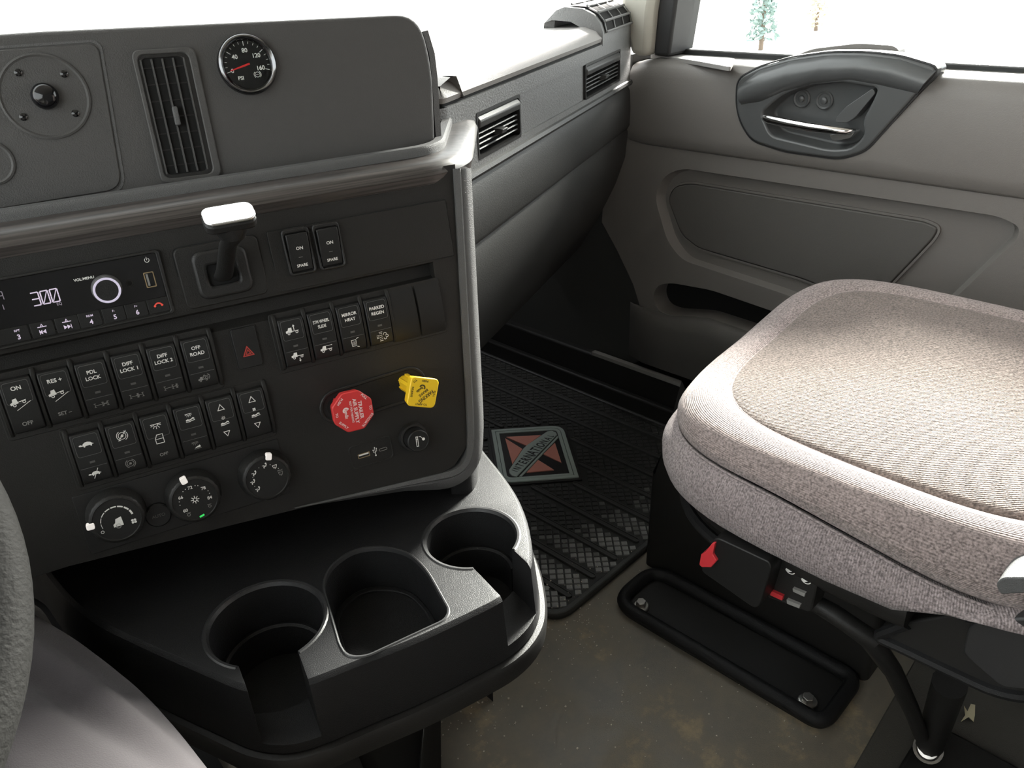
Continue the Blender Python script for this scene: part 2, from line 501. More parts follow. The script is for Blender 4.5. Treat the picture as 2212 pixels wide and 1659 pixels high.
g.box(-0.83, -0.78, -0.45, 0.95, 1.62, 1.76)
struct('wall_left', g, 'wall_grey')
g = G(); g.box(-0.83, 1.62, 1.75, 1.80, -0.06, 0.84)
struct('wall_front', g, 'hole_black')
# right side around the door: kick panel ahead of it, post behind it, header above the window
g = G()
g.box(DX + 0.015, 1.62, 1.045, 1.75, -0.06, 0.80)
g.box(DX + 0.02, 1.62, -0.95, -0.32, -0.06, 1.76)
g.box(1.485, 1.62, -0.32, 1.045, -0.06, 0.775)
g.box(DX + 0.03, 1.62, -0.32, 0.95, 1.44, 1.76)
struct('wall_right', g, 'dash_lower')

# windshield: sloping pane with header
g = G()
a, b = Vector((-0.74, 1.50, 0.87)), Vector((1.42, 1.50, 0.87))
c, d = Vector((1.40, 0.97, 1.72)), Vector((-0.74, 0.97, 1.72))
n = Vector((0, 0.85, 0.53)).normalized() * 0.006
g.add([a, b, c, d, a + n, b + n, c + n, d + n], [(0, 1, 2, 3), (7, 6, 5, 4), (0, 4, 5, 1), (1, 5, 6, 2), (2, 6, 7, 3), (3, 7, 4, 0)])
struct('window_1', g, 'pane_glass', 'wide sloping windshield above the dash')
g = G(); g.box(1.470, 1.475, -0.30, 0.99, 0.78, 1.46)
struct('window_2', g, 'pane_glass', 'passenger side window above the door')
g = G(); g.box(-0.815, -0.810, -0.45, 0.95, 0.78, 1.64)
struct('window_3', g, 'pane_glass', 'driver side window')

# A-pillar: pale inner cover and black seal
def column(rows):
    g = G(); g.loft(rows, closed=True, cap=True); return g
def pil(y0, y1, x0, x1, z): return [(x0, y0, z), (x1, y0, z), (x1, y1, z), (x0, y1, z)]
g = column([pil(1.035, 0.995, 1.395, 1.50, 0.80), pil(1.055, 0.985, 1.385, 1.50, 0.88), pil(1.05, 0.93, 1.37, 1.50, 1.15), pil(1.02, 0.80, 1.33, 1.50, 1.75)])
struct('trim_1', g, 'pillar_cream', 'pale cream windshield pillar cover beside the side window', bevel=0.012)
g = column([pil(0.995, 0.958, 1.415, 1.50, 0.80), pil(0.985, 0.944, 1.41, 1.50, 0.90), pil(0.93, 0.885, 1.41, 1.50, 1.15), pil(0.80, 0.75, 1.41, 1.50, 1.75)])
struct('trim_2', g, 'seal_rubber', 'black rubber window channel along the pillar', bevel=0.006)
g = column([pil(1.56, 1.48, -0.83, -0.74, 0.84), pil(1.02, 0.90, -0.83, -0.74, 1.76)])
struct('trim_3', g, 'pillar_cream')

# ------------------------------------------------------------------ outdoors
g = G(); g.flat([(-40, -40), (60, -40), (60, 60), (-40, 60)], -1.45)
meta(part('ground', g, 'asphalt'), 'bright sunlit pavement outside the side window', None, None, 'structure')
def shrub(px, py, zb, hgt, wid, name, label, material, n, lean=0.0):
    b = atz(px, py, zb)
    t = thing(name, label, 'plant', T(*b))
    g = G(); g.tube([(0, 0, 0), (lean * 0.4, 0, hgt * 0.4), (lean, 0, hgt * 0.9)], [0.06, 0.045, 0.015], 8)
    part('trunk', g, 'bark', t)
    g = G(); rnd = random.Random(px)
    for k in range(n):
        z = hgt * (0.08 + 0.92 * rnd.random()); rr = wid * (1 - 0.75 * z / hgt) * math.sqrt(rnd.random())
        an = rnd.random() * 6.283; c = Vector((rr * math.cos(an) + lean * z / hgt, rr * math.sin(an), z))
        d = Vector((rnd.uniform(-1, 1), rnd.uniform(-1, 1), rnd.uniform(-.4, 1))).normalized() * 0.09
        e = d.cross(Vector((rnd.uniform(-1, 1), rnd.uniform(-1, 1), rnd.uniform(-1, 1)))).normalized() * 0.035
        g.add([c - d, c + e, c + d, c - e + Vector((0, 0, .012))], [(0, 1, 2), (0, 2, 3)])
    part('foliage', g, material, t, kind='stuff')
shrub(1643, 108, -1.45, 2.6, 0.42, 'sapling', 'slim green sapling standing outside the side window', 'leaf', 900, 0.0)
shrub(1762, 66, -1.45, 1.0, 0.5, 'dry_bush', 'small tan dry bush outside the side window', 'dry_leaf', 320)

# ------------------------------------------------------------------ dashboard
S = Frame((0.12158967, 0.71547875, 0.71194835), (0.95301952, -0.30274623, 0.0), (0.05183113, 0.19526815, 0.97937934))
H = Frame(S.W(0, 0, -0.05), S.u, S.v)
PA = R(22)
PD = Vector((math.cos(PA), math.sin(PA), 0))
P = Frame((1.40, 1.037, 0.0), PD, (0, 0, 1))       # passenger face; u runs left to right and ends at the door (u=0)
dash = thing('dashboard', 'black and grey truck dashboard with raised centre hood and passenger shelf', 'dashboard', T(0.45, 0.85, 0.45))

# hood over the centre stack
ho = rpoly([(-0.34, 0.112), (0.428, 0.112), (0.440, 0.20), (0.434, 0.249), (0.10, 0.259), (-0.34, 0.262)], [0, 0.004, 0.03, 0.035, 0, 0], 6)
g = G(); g.prism(ho, -0.20, 0.0).xf(H.m)
part('hood', g, 'hood_plastic', dash, bevel=0.006, seg=3, space='world')
# proud rim along the hood's right edge
g = G(); g.sweep([(0.4385, 0.118), (0.446, 0.19), (0.447, 0.212), (0.4435, 0.234)], [(-0.007, -0.10), (0.0035, -0.10), (0.0035, -0.02), (0.0, -0.006), (-0.007, -0.004)]).xf(H.m)
part('hood_rim', g, 'hood_plastic', dash, space='world')
# instrument cluster panel at the left of the hood, with a seam around it
io = rpoly([(-0.34, 0.122), (0.1285, 0.127), (0.1405, 0.246), (-0.34, 0.252)], [0, 0.014, 0.008, 0], 6)
g = G(); g.prism(io, -0.004, 0.0012).xf(H.m)
part('cluster_panel', g, 'hood_plastic', dash, bevel=0.0008, space='world')
g = G(); g.sweep(rpoly([(-0.34, 0.1205), (0.1300, 0.1255), (0.1421, 0.2475), (-0.34, 0.2535)], [0, 0.014, 0.008, 0], 6, True), [(0.0016, -0.001), (0.0016, 0.0006), (-0.0003, 0.0006), (-0.0003, -0.001)]).xf(H.m)
part('panel_seam', g, 'edge_plastic', dash, space='world')

# lip (padded rim) and wood band sweeping round the front corner and back to the passenger shelf
uh = Vector((S.u.x, S.u.y)).normalized(); bh = Vector((-uh.y, uh.x))     # bh points forward
def fp(px, py, z):
    q = atz(px, py, z); return (q.x, q.y)
zl = 0.826
c0 = S.W(-0.36, 0.115, -0.02); c1 = S.W(0.425, 0.112, -0.02)
band_path = rpoly([(c0.x, c0.y), (c1.x, c1.y), fp(985, 238, zl), (0.642, 0.752)], [0, 0.035, 0.03, 0], 8, True)
g = G(); g.sweep(band_path, [(-0.013, zl - 0.02), (-0.013, zl + 0.002), (-0.011, zl + 0.004), (-0.003, zl + 0.004), (-0.001, zl + 0.001), (-0.001, zl - 0.02)])
part('padded_lip', g, 'edge_plastic', dash, space='world')
g = G(); g.sweep(band_path, [(-0.02, zl - 0.028), (-0.004, zl - 0.005), (0.004, zl - 0.005), (0.014, zl - 0.0065), (0.023, zl - 0.011), (0.0265, zl - 0.018), (0.024, zl - 0.027), (0.017, zl - 0.031), (-0.02, zl - 0.031)])
part('wood_band', g, 'dark_wood', dash, space='world')
# tray floor between hood and lip
g = G(); g.prism(ccw([(c0.x, c0.y), (c1.x, c1.y), (0.62, 0.72), (0.72, 0.95), (0.45, 1.1), (-0.2, 1.0)]), zl - 0.06, zl - 0.03)
part('hood_tray', g, 'hood_plastic', dash, space='world')

# centre stack panel, with the shadow groove under the radio row
prof = [(0.104, -0.002), (0.074, 0.0), (0.021, 0.0035), (0.015, 0.002), (0.011, -0.013), (0.000, -0.011), (-0.006, 0.0), (-0.10, 0.001), (-0.160, 0.001)]
def uend(v): return 0.4235 - 0.035 * (0.08 - v) / 0.28
rows = []
for v, ww in prof:
    rows.append([(u, v, ww) for u in (-0.34, 0.0, 0.15, 0.30, 0.386)] + [(0.386, v, 0.0005 if ww < -0.005 else ww), (uend(v), v, 0.0)])
def botv(u): return -0.180 - 0.030 * max(0, u - 0.017) / 0.357
last = [(-0.34, botv(-.34)), (0.0, botv(0.0)), (0.15, botv(.15)), (0.30, botv(.30)), (0.352, -0.2085), (0.372, -0.2035), (0.3885, -0.188)]
rows.append([(x, y, 0.001) for x, y in last])
rows.append([(x, y - 0.004, -0.008) for x, y in last])
rows.append([(x, y - 0.003, -0.12) for x, y in last])
g = G(); g.loft(rows); g.xf(S.m)
part('stack_panel', g, 'stack_plastic', dash, space='world', sharp=30)
# grey grained edge running down the right side and round the bottom corner
ep = rpoly([(0.4235, 0.100), (0.3935, -0.170), (0.384, -0.2095), (0.335, -0.2055), (0.20, -0.193)][::-1], [0, .02, 0.03, 0.028, 0], 8, True)
esc = [max(.05, min(1.0, (u - .25) / .11)) for u, v in ep]
g = G(); g.sweep(ep, [(-0.0005, -0.004), (0.0, 0.0025), (0.006, 0.0035), (0.0085, 0.001), (0.011, 0.0012), (0.0225, -0.006), (0.027, -0.018), (0.0285, -0.20), (-0.0005, -0.20)], sc=esc).xf(S.m)
part('edge_trim', g, 'edge_plastic', dash, space='world')
# body behind the stack
g = G(); g.prism([(-0.34, -0.165), (0.388, -0.195), (0.42, 0.085), (-0.34, 0.085)], -0.26, -0.02).xf(S.m)
part('stack_body', g, 'black_plastic', dash, space='world')

# passenger side: deck, wood strip, grained vent panel, knee panel
def pw(u, q, z):     # point in passenger frame: u along the face, q out of the face
    v = P.W(u, 0, q); return Vector((v.x, v.y, z))
LU = -0.835
deck = [pw(-0.012, -0.03, 0), pw(LU + 0.05, -0.03, 0), pw(LU + 0.004, -0.012, 0), Vector((0.622, 0.77, 0)), Vector((0.30, 0.93, 0)), Vector((-0.76, 1.20, 0)), Vector((-0.76, 1.60, 0)), Vector((1.40, 1.60, 0))]
g = G(); g.prism(ccw([(p.x, p.y) for p in deck]), 0.80, 0.870)
part('deck', g, 'deck_plastic', dash, bevel=0.012, seg=3, space='world')
# raised centre of the deck behind the hood
g = G(); g.prism(ccw([(-0.74, 1.10), (0.30, 0.99), (0.58, 0.98), (0.70, 1.30), (0.70, 1.46), (-0.74, 1.46)]), 0.86, 0.888)
part('deck_pad', g, 'deck_plastic', dash, bevel=0.010, seg=3, space='world')
def pstrip(name, sec, material, u0=LU, u1=-0.012, back=(0.035, -0.10), bev=0.0, curve=0.035):
    # sweep of an (out,z) section along the passenger face, turning back round its left end
    path = rpoly([(u0 + back[0], back[1]), (u0, 0.0), (u1, 0.0)], [0, curve, 0], 8, True)
    pth = []
    for u, q in path:
        p = pw(u, q, 0); pth.append((p.x, p.y))
    g = G(); g.sweep(pth, sec)
    return part(name, g, material, dash, space='world', bevel=bev)
pstrip('shelf_trim', [(-0.05, 0.846), (-0.002, 0.846), (0.000, 0.852), (-0.010, 0.864), (-0.03, 0.871), (-0.04, 0.871)], 'deck_plastic', back=(0.012, -0.03))
pstrip('shelf_groove', [(-0.03, 0.837), (-0.004, 0.837), (-0.004, 0.848), (-0.03, 0.848)], 'hole_black', back=(0.012, -0.03))
# vent panel with two real openings
vb = []
for tl, tr, br, bl in (((1026, 258), (1118, 213), (1129, 291), (1037, 339)), ((1261, 143), (1334, 108), (1344, 174), (1268, 209))):
    q = P.poly([tl, tr, br, bl])
    vb.append((q[0][0] * .5 + q[3][0] * .5, q[1][0] * .5 + q[2][0] * .5, (q[2][1] + q[3][1]) / 2, (q[0][1] + q[1][1]) / 2))
ZT, ZB = 0.842, 0.752
ucol = [LU + 0.012, vb[0][0], vb[0][1], vb[1][0], vb[1][1], -0.004]
zrow = [ZB, min(vb[0][2], vb[1][2]), max(vb[0][3], vb[1][3]), ZT]
zv0, zv1 = zrow[1], zrow[2]
g = G()
for i in range(5):
    for j in range(3):
        if j == 1 and i in (1, 3): continue
        g.box(ucol[i], ucol[i + 1], zrow[j], zrow[j + 1], -0.02, -0.0035 if (i == 2 and j == 1) else 0.0)
g.xf(P.m)
part('vent_panel', g, 'dash_plastic', dash, space='world')
g = G()   # rounded left end of the panel
g.loft([[tuple(P.W(ucol[0] + 0.03 * (math.sin(R(a))) * -1 + 0.0, z, -0.03 * (1 - math.cos(R(a))))) for a in (0, 15, 30, 45, 60, 75, 90)] for z in (ZB, ZT)])
part('panel_end', g, 'dash_plastic', dash, space='world')
pstrip('lower_lip', [(-0.03, 0.744), (0.004, 0.746), (0.006, 0.750), (0.004, 0.755), (-0.002, 0.757), (-0.03, 0.757)], 'dash_lower', u1=-0.004)
# glove-box face: falls away under the lip, then the knee panel rolls forward
def kn(prof, name, material, u0, u1, nu=8):
    rows = []
    for z, q, ul, ur in prof:
        rows.append([tuple(pw(u0 + ul + (u1 + ur - u0 - ul) * k / nu, q, z)) for k in range(nu + 1)])
    g = G(); g.loft(rows)
    return part(name, g, material, dash, space='world')
kn([(0.748, -0.004, 0, 0), (0.735, 0.002, 0, 0), (0.70, 0.004, 0, 0), (0.668, 0.003, 0, 0), (0.660, -0.002, 0, 0), (0.658, -0.012, 0, 0)], 'glove_box', 'dash_lower', LU + 0.01, -0.01)
kn([(0.662, -0.008, 0, 0), (0.652, -0.003, 0, 0), (0.60, -0.008, 0, 0), (0.54, -0.03, 0, 0), (0.46, -0.07, 0, 0), (0.385, -0.115, 0, 0), (0.372, -0.135, 0, 0), (0.375, -0.16, 0, 0)], 'knee_panel', 'dash_lower', LU + 0.01, 0.02)
g = G(); g.box(LU + 0.02, 0.0, 0.40, 0.80, -0.35, -0.16).xf(P.m)
part('dash_core', g, 'hole_black', dash, space='world')
# side wall of the footwell beside the stack
g = G(); g.prism([(0.56, 0.64), (0.64, 0.72), (0.70, 1.72), (0.62, 1.72)], 0.0, 0.70)
part('tunnel_wall', g, 'hole_black', dash, space='world')
# end cap beside the pillar with the little demister grille
CU0, CU1 = P.at(1300, 30)[0], -0.002
capp = [(0.001, 0.840), (0.001, 0.862), (-0.004, 0.876), (-0.016, 0.890), (-0.036, 0.900), (-0.07, 0.903), (-0.085, 0.898), (-0.09, 0.86)]
g = G(); g.loft([[tuple(pw(u, q - (0.02 if k in (0, 4) else 0), z - (0.02 if k in (0, 4) else 0))) for k, u in enumerate((CU0 - .004, CU0 + .004, (CU0 + CU1) / 2, CU1 - .004, CU1 + .002))] for q, z in capp])
part('end_cap', g, 'dash_plastic', dash, space='world', sharp=50)
# ------------------------------------------------------------------ vents, gauge, dial
# demister grille (3 x 4 small cells, curved over the end cap)
gu0, gu1 = CU0 + .018, CU1 - .016
t = thing('demister_grille', 'small square-celled demister grille at the pillar end of the dash', 'air vent', Matrix.Translation(pw((CU0 + CU1) / 2, -0.01, 0.87)))
gp = [(0.0015, 0.858), (-0.003, 0.8755), (-0.0155, 0.8900), (-0.036, 0.9005), (-0.066, 0.9035)]
g = G(); g.loft([[tuple(pw(u, q + 0.001, z + 0.0015)) for u in (gu0, gu1)] for q, z in gp])
part('backing', g, 'hole_black', t, space='world')
for k in range(4):
    u = gu0 + (gu1 - gu0) * k / 3
    g = G(); g.loft([[tuple(pw(u + s, q + 0.003, z + 0.0035)) for s in (-0.0022, 0.0022)] for q, z in gp])
    part('bar', g, 'dash_plastic', t, space='world')
for k in range(5):
    f = k / 4 * 4 * .98; i = min(int(f), 3); f -= i
    q = gp[i][0] * (1 - f) + gp[i + 1][0] * f; z = gp[i][1] * (1 - f) + gp[i + 1][1] * f
    g = G(); g.tube([tuple(pw(gu0, q + 0.003, z + 0.0035)), tuple(pw(gu1, q + 0.003, z + 0.0035))], 0.0022, 6)
    part('bar', g, 'dash_plastic', t, space='world')

# two passenger face vents
for k, (u0, u1, z0, z1) in enumerate(vb):
    z0, z1 = zv0, zv1
    t = thing('air_vent', ('dark louvred face vent beside the centre stack' if k == 0 else 'dark louvred face vent nearest the passenger door'), 'air vent',
              P.m @ T((u0 + u1) / 2, (z0 + z1) / 2, 0), 'passenger dash vents')
    hw, hh = (u1 - u0) / 2, (z1 - z0) / 2
    g = G(); g.frame(rrect(0, 0, 2 * hw + .002, 2 * hh + .002, .004), rrect(0, 0, 2 * hw - .006, 2 * hh - .006, .006), -0.05, 0.0008)
    part('housing', g, 'black_plastic', t)
    g = G(); g.box(-hw, hw, -hh, hh, -0.055, -0.045)
    part('duct', g, 'hole_black', t)
    g = G(); g.prism([(-0.016, hh - 0.017), (0.0015, hh - 0.019), (0.004, hh - 0.010), (-0.002, hh - 0.003), (-0.016, hh - 0.003)], -hw + 0.004, hw - 0.004)
    g.mapv(lambda x, y, z: (z, y, x))
    part('top_blade', g, 'dash_lower', t, bevel=0.002)
    for i in range(4):
        zz = hh - 0.026 - i * (2 * hh - 0.030) / 4.0
        g = G(); g.prism([(-0.026, zz - 0.004), (-0.003, zz - 0.0012), (-0.002, zz), (-0.003, zz + 0.0012), (-0.026, zz - 0.0025)], -hw + 0.004, hw - 0.004)
        g.mapv(lambda x, y, z: (z, y, x))
        part('slat', g, 'dash_lower', t)
    for i in range(4):
        xx = -hw + 2 * hw * (i + 1) / 5
        g = G(); g.box(xx - .0008, xx + .0008, -hh + .004, hh - .02, -0.036, -0.018)
        part('vane', g, 'black_plastic', t)
    g = G(); g.prism([(-0.014, -0.005), (0.006, -0.004), (0.008, 0.002), (0.0, 0.003), (-0.014, 0.002)], -0.009, 0.009).mapv(lambda x, y, z: (z, y - 0.005, x))
    part('thumb_tab', g, 'dash_lower', t, bevel=0.001)

# tall centre vent in the hood
q = H.poly([(290, 109), (423, 104), (474, 378), (343, 401)])
vc = [sum(p[0] for p in q) / 4, sum(p[1] for p in q) / 4]
t = thing('tall_air_vent', 'tall narrow air vent with gridded louvres in the dash hood', 'air vent', H.m @ T(vc[0], vc[1], 0) @ RZ(-1.5))
VW, VH = 0.0525, 0.112
g = G(); g.frame(rrect(0, 0, VW, VH, .006), rrect(-0.0015, 0, VW - .010, VH - .008, .006), -0.002, 0.0035)
part('bezel', g, 'hood_plastic', t, bevel=0.001)
g = G(); g.frame(rrect(-0.0015, 0, VW - .009, VH - .007, .006), rrect(-0.0025, 0, VW - .017, VH - .014, .005), -0.002, 0.0022)
part('inner_frame', g, 'black_plastic', t, bevel=0.0006)
g = G(); g.prism(rrect(-0.0025, 0, VW - .014, VH - .011, .004), 0.0002, 0.0006)
part('duct', g, 'hole_black', t)
gx0, gx1 = -0.0025 - (VW - .017) / 2, -0.0025 + (VW - .017) / 2
for k in range(5):
    x = gx0 + (gx1 - gx0) * (k + 0.0) / 4
    g = G(); g.prism([(x - .0009, 0.0005), (x + .0009, 0.0005), (x + .0006, 0.003), (x - .0006, 0.003)], -VH / 2 + .008, VH / 2 - .008).mapv(lambda a, b, c: (a, c, b))
    part('slat', g, 'hood_plastic', t)
for k in range(7):
    y = -VH / 2 + 0.008 + (VH - .016) * (k + 0.5) / 7
    g = G(); g.box(gx0, gx1, y - .0005, y + .0005, 0.0005, 0.0016)
    part('vane', g, 'stack_plastic', t)
g = G(); g.box(-0.004, 0.0005, -0.008, 0.008, 0.002, 0.008)
part('thumb_tab', g, 'edge_plastic', t, bevel=0.0012)

# air pressure gauge
gc = H.at(535, 139, 0.004)
t = thing('air_pressure_gauge', 'round chrome-rimmed air pressure gauge with a red needle', 'gauge', H.m @ T(gc[0], gc[1], 0))
GR = 0.0262
g = G(); g.lathe([(GR, -0.001), (GR, 0.004), (GR - .001, .0062), (GR - .0025, .007), (GR - .0045, .0055), (GR - .0055, .003), (GR - .0055, 0)], 48, cap=False)
part('bezel', g, 'dark_chrome', t)
g = G(); g.prism(ngon(0, 0, GR - .005, 40), 0, 0.002)
part('dial', g, 'gloss_black', t)
ik = Ink(); ROT = 0
A0, A1 = 196, -18
for i in range(17):
    a = R(A0 + (A1 - A0) * i / 16); L = 0.0032 if i % 4 == 0 else 0.0016
    r1 = GR - .0066
    ik.line([(r1 * math.cos(a), r1 * math.sin(a)), ((r1 - L) * math.cos(a), (r1 - L) * math.sin(a))], 0.00055 if i % 4 == 0 else .0004)
for i, s in enumerate(('0', '40', '80', '120', '160')):
    a = R(A0 + (A1 - A0) * i / 4); rr = 0.0122 if i else 0.0148
    ik.text(s, rr * math.cos(a), rr * math.sin(a), 0.0038)
ik.text('PSI', -0.0082, -0.0108, 0.0032)
ik.ring(0.0072, -0.0092, 0.0022, .0004); ik.ring(0.0072, -0.0092, 0.0032, .0004, -50, 50, 8); ik.ring(0.0072, -0.0092, 0.0032, .0004, 130, 230, 8)
ik.disc(0.0061, -0.0092, .0003); ik.disc(0.0072, -0.0092, .0003); ik.disc(0.0083, -0.0092, .0003)
ik.put('dial_print', 'print_white', t, 0.0023)
g = G(); a = A0 - 2
g.prism([(0.005, -0.0009), (-0.0, -0.0011), (-0.0, 0.0011), (0.005, .0009)][::-1] if 0 else [(0.0035, -0.0008), (0.0168, -0.0004), (0.0168, 0.0004), (0.0035, 0.0008), (-0.002, 0.0008), (-0.002, -0.0008)], 0.003, 0.004).xf(RZ(a))
part('needle', g, 'needle_red', t)
g = G(); g.lathe([(0.0001, .004), (.0018, .0038), (.002, .002)], 16, cap=False)
part('needle_hub', g, 'gloss_black', t)
g = G(); g.lathe([(GR - .0055, .0048), (GR * .5, .0056), (0.0002, .0058)], 32, cap=False)
part('lens', g, 'pane_glass', t)

# round dial at the left of the hood, in the cluster panel
dc = H.at(97, 208, 0.003)
def round_dial(c, r, label, dome):
    t = thing('dash_dial', label, 'dial', H.m @ T(c[0], c[1], 0.0012))
    g = G(); g.lathe([(r, -.001), (r, .0012), (r - .0015, .0018), (r - .003, .0008)], 40, cap=False)
    part('rim', g, 'hood_plastic', t)
    g = G(); g.prism(ngon(0, 0, r - .002, 36), -.0005, .0008)
    part('face', g, 'hood_plastic', t)
    if dome:
        g = G(); g.lathe([(.0105, .0005), (.0105, .004), (.0095, .0075), (.006, .0102), (.0002, .011)], 28, cap=False)
        part('dome', g, 'gloss_black', t)
        for a in (40, 125, 215, 320):
            g = G(); g.lathe([(.003, .0005), (.003, .0018), (.0018, .0028), (.0002, .003)], 14, (r * .72 * math.cos(R(a)), r * .72 * math.sin(R(a))), cap=False)
            part('stud', g, 'gloss_black', t)
round_dial(dc, 0.034, 'round dial with glossy domed centre on the left of the dash hood', True)
d2 = H.at(-22, 352, 0.003)
round_dial(d2, 0.018, 'small plain round dial at the left edge below the domed dial', False)
# ------------------------------------------------------------------ centre stack modules
class MM(Ink):
    """print drawn in millimetres"""
    def put(s, name, material, parent, w=0.0004, fn=None, M=None, label=None):
        s.g.v = [(x * .001, y * .001, z) for x, y, z in s.g.v]
        return Ink.put(s, name, material, parent, w, fn, M, label)
    def truck(s, x, y, k=1.0, tilt=0.0):
        c, n = math.cos(R(tilt)), math.sin(R(tilt))
        f = lambda a, b: (x + (a * c - b * n) * k, y + (a * n + b * c) * k)
        s.poly([f(*p) for p in ((-5.4, 0.3), (-5.4, 1.9), (-3.7, 2.4), (-3.0, 4.3), (-0.4, 4.3), (-0.4, 0.3), (-2.3, 0.3), (-2.6, 0.9), (-3.8, 0.9), (-4.1, 0.3))])
        s.line([f(-0.6, 1.1), f(4.6, 1.1)], 0.55 * k)
        a = f(-3.2, -.3); s.ring(a[0], a[1], 0.85 * k, 0.5 * k, n=12)
        a = f(3.3, 0.0); s.ring(a[0], a[1], 0.9 * k, 0.5 * k, n=12)
        return s
    def axle(s, x, y, kind=0):
        s.line([(x - 5, y - .2), (x + 5, y + .2)], .4)
        for d, h in ((-5, 1.6), (1.0 if kind < 2 else 1.6, 1.7), (5, 1.7)):
            s.line([(x + d, y - h), (x + d, y + h)], .45); s.line([(x + d - .7, y - h), (x + d + .7, y - h)], .4); s.line([(x + d - .7, y + h), (x + d + .7, y + h)], .4)
        cx = x + (1.0, 1.0, 5.0)[kind]
        if kind == 0: s.line([(x + 1.5, y - 1), (x + 4.3, y + 1)], .4); s.line([(x + 1.5, y + 1), (x + 4.3, y - 1)], .4)
        else: s.ring(cx, y, 1.0, .45, n=10)
        return s
    def turtle(s, x, y, k=1.0):
        s.poly([(x + a * k, y + b * k) for a, b in ((-3.2, -.6), (-2.6, .9), (-1.2, 1.9), (0.8, 2.1), (2.6, 1.5), (3.6, .4), (4.6, .0), (4.4, -.5), (3.4, -.4), (3.2, -1.6), (2.3, -1.6), (2.1, -.8), (-1.2, -.9), (-1.6, -1.8), (-2.5, -1.7), (-2.3, -.9))])
        s.poly([(x + a * k, y + b * k) for a, b in ((-3.0, -.2), (-4.0, .6), (-5.2, .5), (-5.6, -.1), (-5.0, -.6), (-3.4, -.7))])
        return s
    def lamp(s, x, y, k=1.0):
        s.line([(x - 3 * k, y), (x + 3 * k, y)], .5 * k); s.ring(x, y, 1.5 * k, .45 * k, 180, 360, 10)
        for a in (200, 235, 270, 305, 340):
            c, n = math.cos(R(a)), math.sin(R(a)); s.line([(x + 2.2 * k * c, y + 2.2 * k * n), (x + 3.2 * k * c, y + 3.2 * k * n)], .42 * k)
        return s
    def bed(s, x, y, k=1.0):
        s.poly([(x + a * k, y + b * k) for a, b in ((-3.2, -.8), (-3.2, .2), (-1.6, .7), (-.6, .1), (.8, .5), (2.0, 1.3), (3.2, .8), (3.2, -.1), (1.8, .2), (.6, -.5), (-.6, -.9))])
        s.line([(x - 3.2 * k, y - 1.5 * k), (x - .5 * k, y - 1.6 * k), (x + 1 * k, y - 1.1 * k), (x + 3.2 * k, y - .9 * k)], .5 * k); return s
    def tri(s, x, y, r, up=True):
        d = 1 if up else -1
        return s.line([(x - r, y - d * r * .8), (x + r, y - d * r * .8), (x, y + d * r)], .62, True)
    def fan(s, x, y, k=1.0):
        for a in (0, 90, 180, 270):
            c, n = math.cos(R(a + 45)), math.sin(R(a + 45)); s.disc(x + 1.0 * k * c, y + 1.0 * k * n, .75 * k, 8)
        return s
    def flake(s, x, y, k=1.0):
        s.ring(x, y, .9 * k, .35 * k, n=10)
        for a in range(0, 360, 45):
            c, n = math.cos(R(a)), math.sin(R(a)); s.line([(x + 1.2 * k * c, y + 1.2 * k * n), (x + 2.0 * k * c, y + 2.0 * k * n)], .4 * k)
        return s

RW, RH = 0.0232, 0.0475
RP = [(-RH / 2, 0.0), (-RH / 2 + .0006, .0035), (-RH / 2 + .004, .0052), (-.008, .0062), (.004, .0068), (RH / 2 - .006, .0066), (RH / 2 - .0015, .0045), (RH / 2, 0.0)]
def rsurf(x, y):
    for (a, b), (c, d) in zip(RP, RP[1:]):
        if a <= y <= c: return b + (d - b) * (y - a) / (c - a)
    return 0.004
_rk = {}
def shared(key, name, make, material, parent, M, bevel=0.0):
    """alike pieces share mesh data"""
    if key not in _rk:
        o = part(name, make(), material, parent, M, bevel=bevel); _rk[key] = o
        return o
    src = _rk[key]
    o = src.copy()
    for k in ('label', 'group'):
        if k in o: del o[k]
    o.name = name
    link(o, parent, WM[parent.name] @ (M or Matrix.Identity(4)))
    return o
def rocker(bank, u, v, draw, lens=True, led=True, label=None):
    def body():
        g = G(); n = len(RP)
        g.add([(-RW / 2, y, z) for y, z in RP] + [(RW / 2, y, z) for y, z in RP],
              [tuple(range(n)), tuple(range(2 * n - 1, n - 1, -1))] + [(i, i + n, (i + 1) % n + n, (i + 1) % n) for i in range(n)])
        return g
    k = shared('rocker', 'rocker_switch', body, 'rocker_plastic', bank, T(u, v, 0.0012), 0.0009)
    if label: k['label'] = label
    if lens:
        def lz():
            g = G(); g.frame(rrect(0, .0115, RW - .0040, .0185, .002, 3), rrect(0, .0115, RW - .0047, .0178, .0018, 3), 0, .0004)
            g.v = [(x, y, z + rsurf(x, y)) for x, y, z in g.v]; return g
        shared('lens', 'lens_outline', lz, 'edge_plastic', k, None)
        def bar():
            g = G()
            for y in (-.0085,):
                g.box(-RW / 2 + .0012, RW / 2 - .0012, y - .0002, y + .0002, 0, .0003)
            g.v = [(x, y, z + rsurf(x, y)) for x, y, z in g.v]; return g
        if led: shared('split', 'split_line', bar, 'edge_plastic', k, None)
    if led:
        def ld():
            g = G(); g.box(-.0021, .0021, -.0048, -.0030, 0, .0003); g.v = [(x, y, z + rsurf(x, y)) for x, y, z in g.v]; return g
        shared('led', 'indicator', ld, 'print_dim', k, None)
    if draw:
        wh, dim = MM(), MM(); draw(wh, dim)
        wh.put('legend', 'print_white', k, 0.0005, rsurf); dim.put('dim_legend', 'print_grey', k, 0.0005, rsurf)
    return k
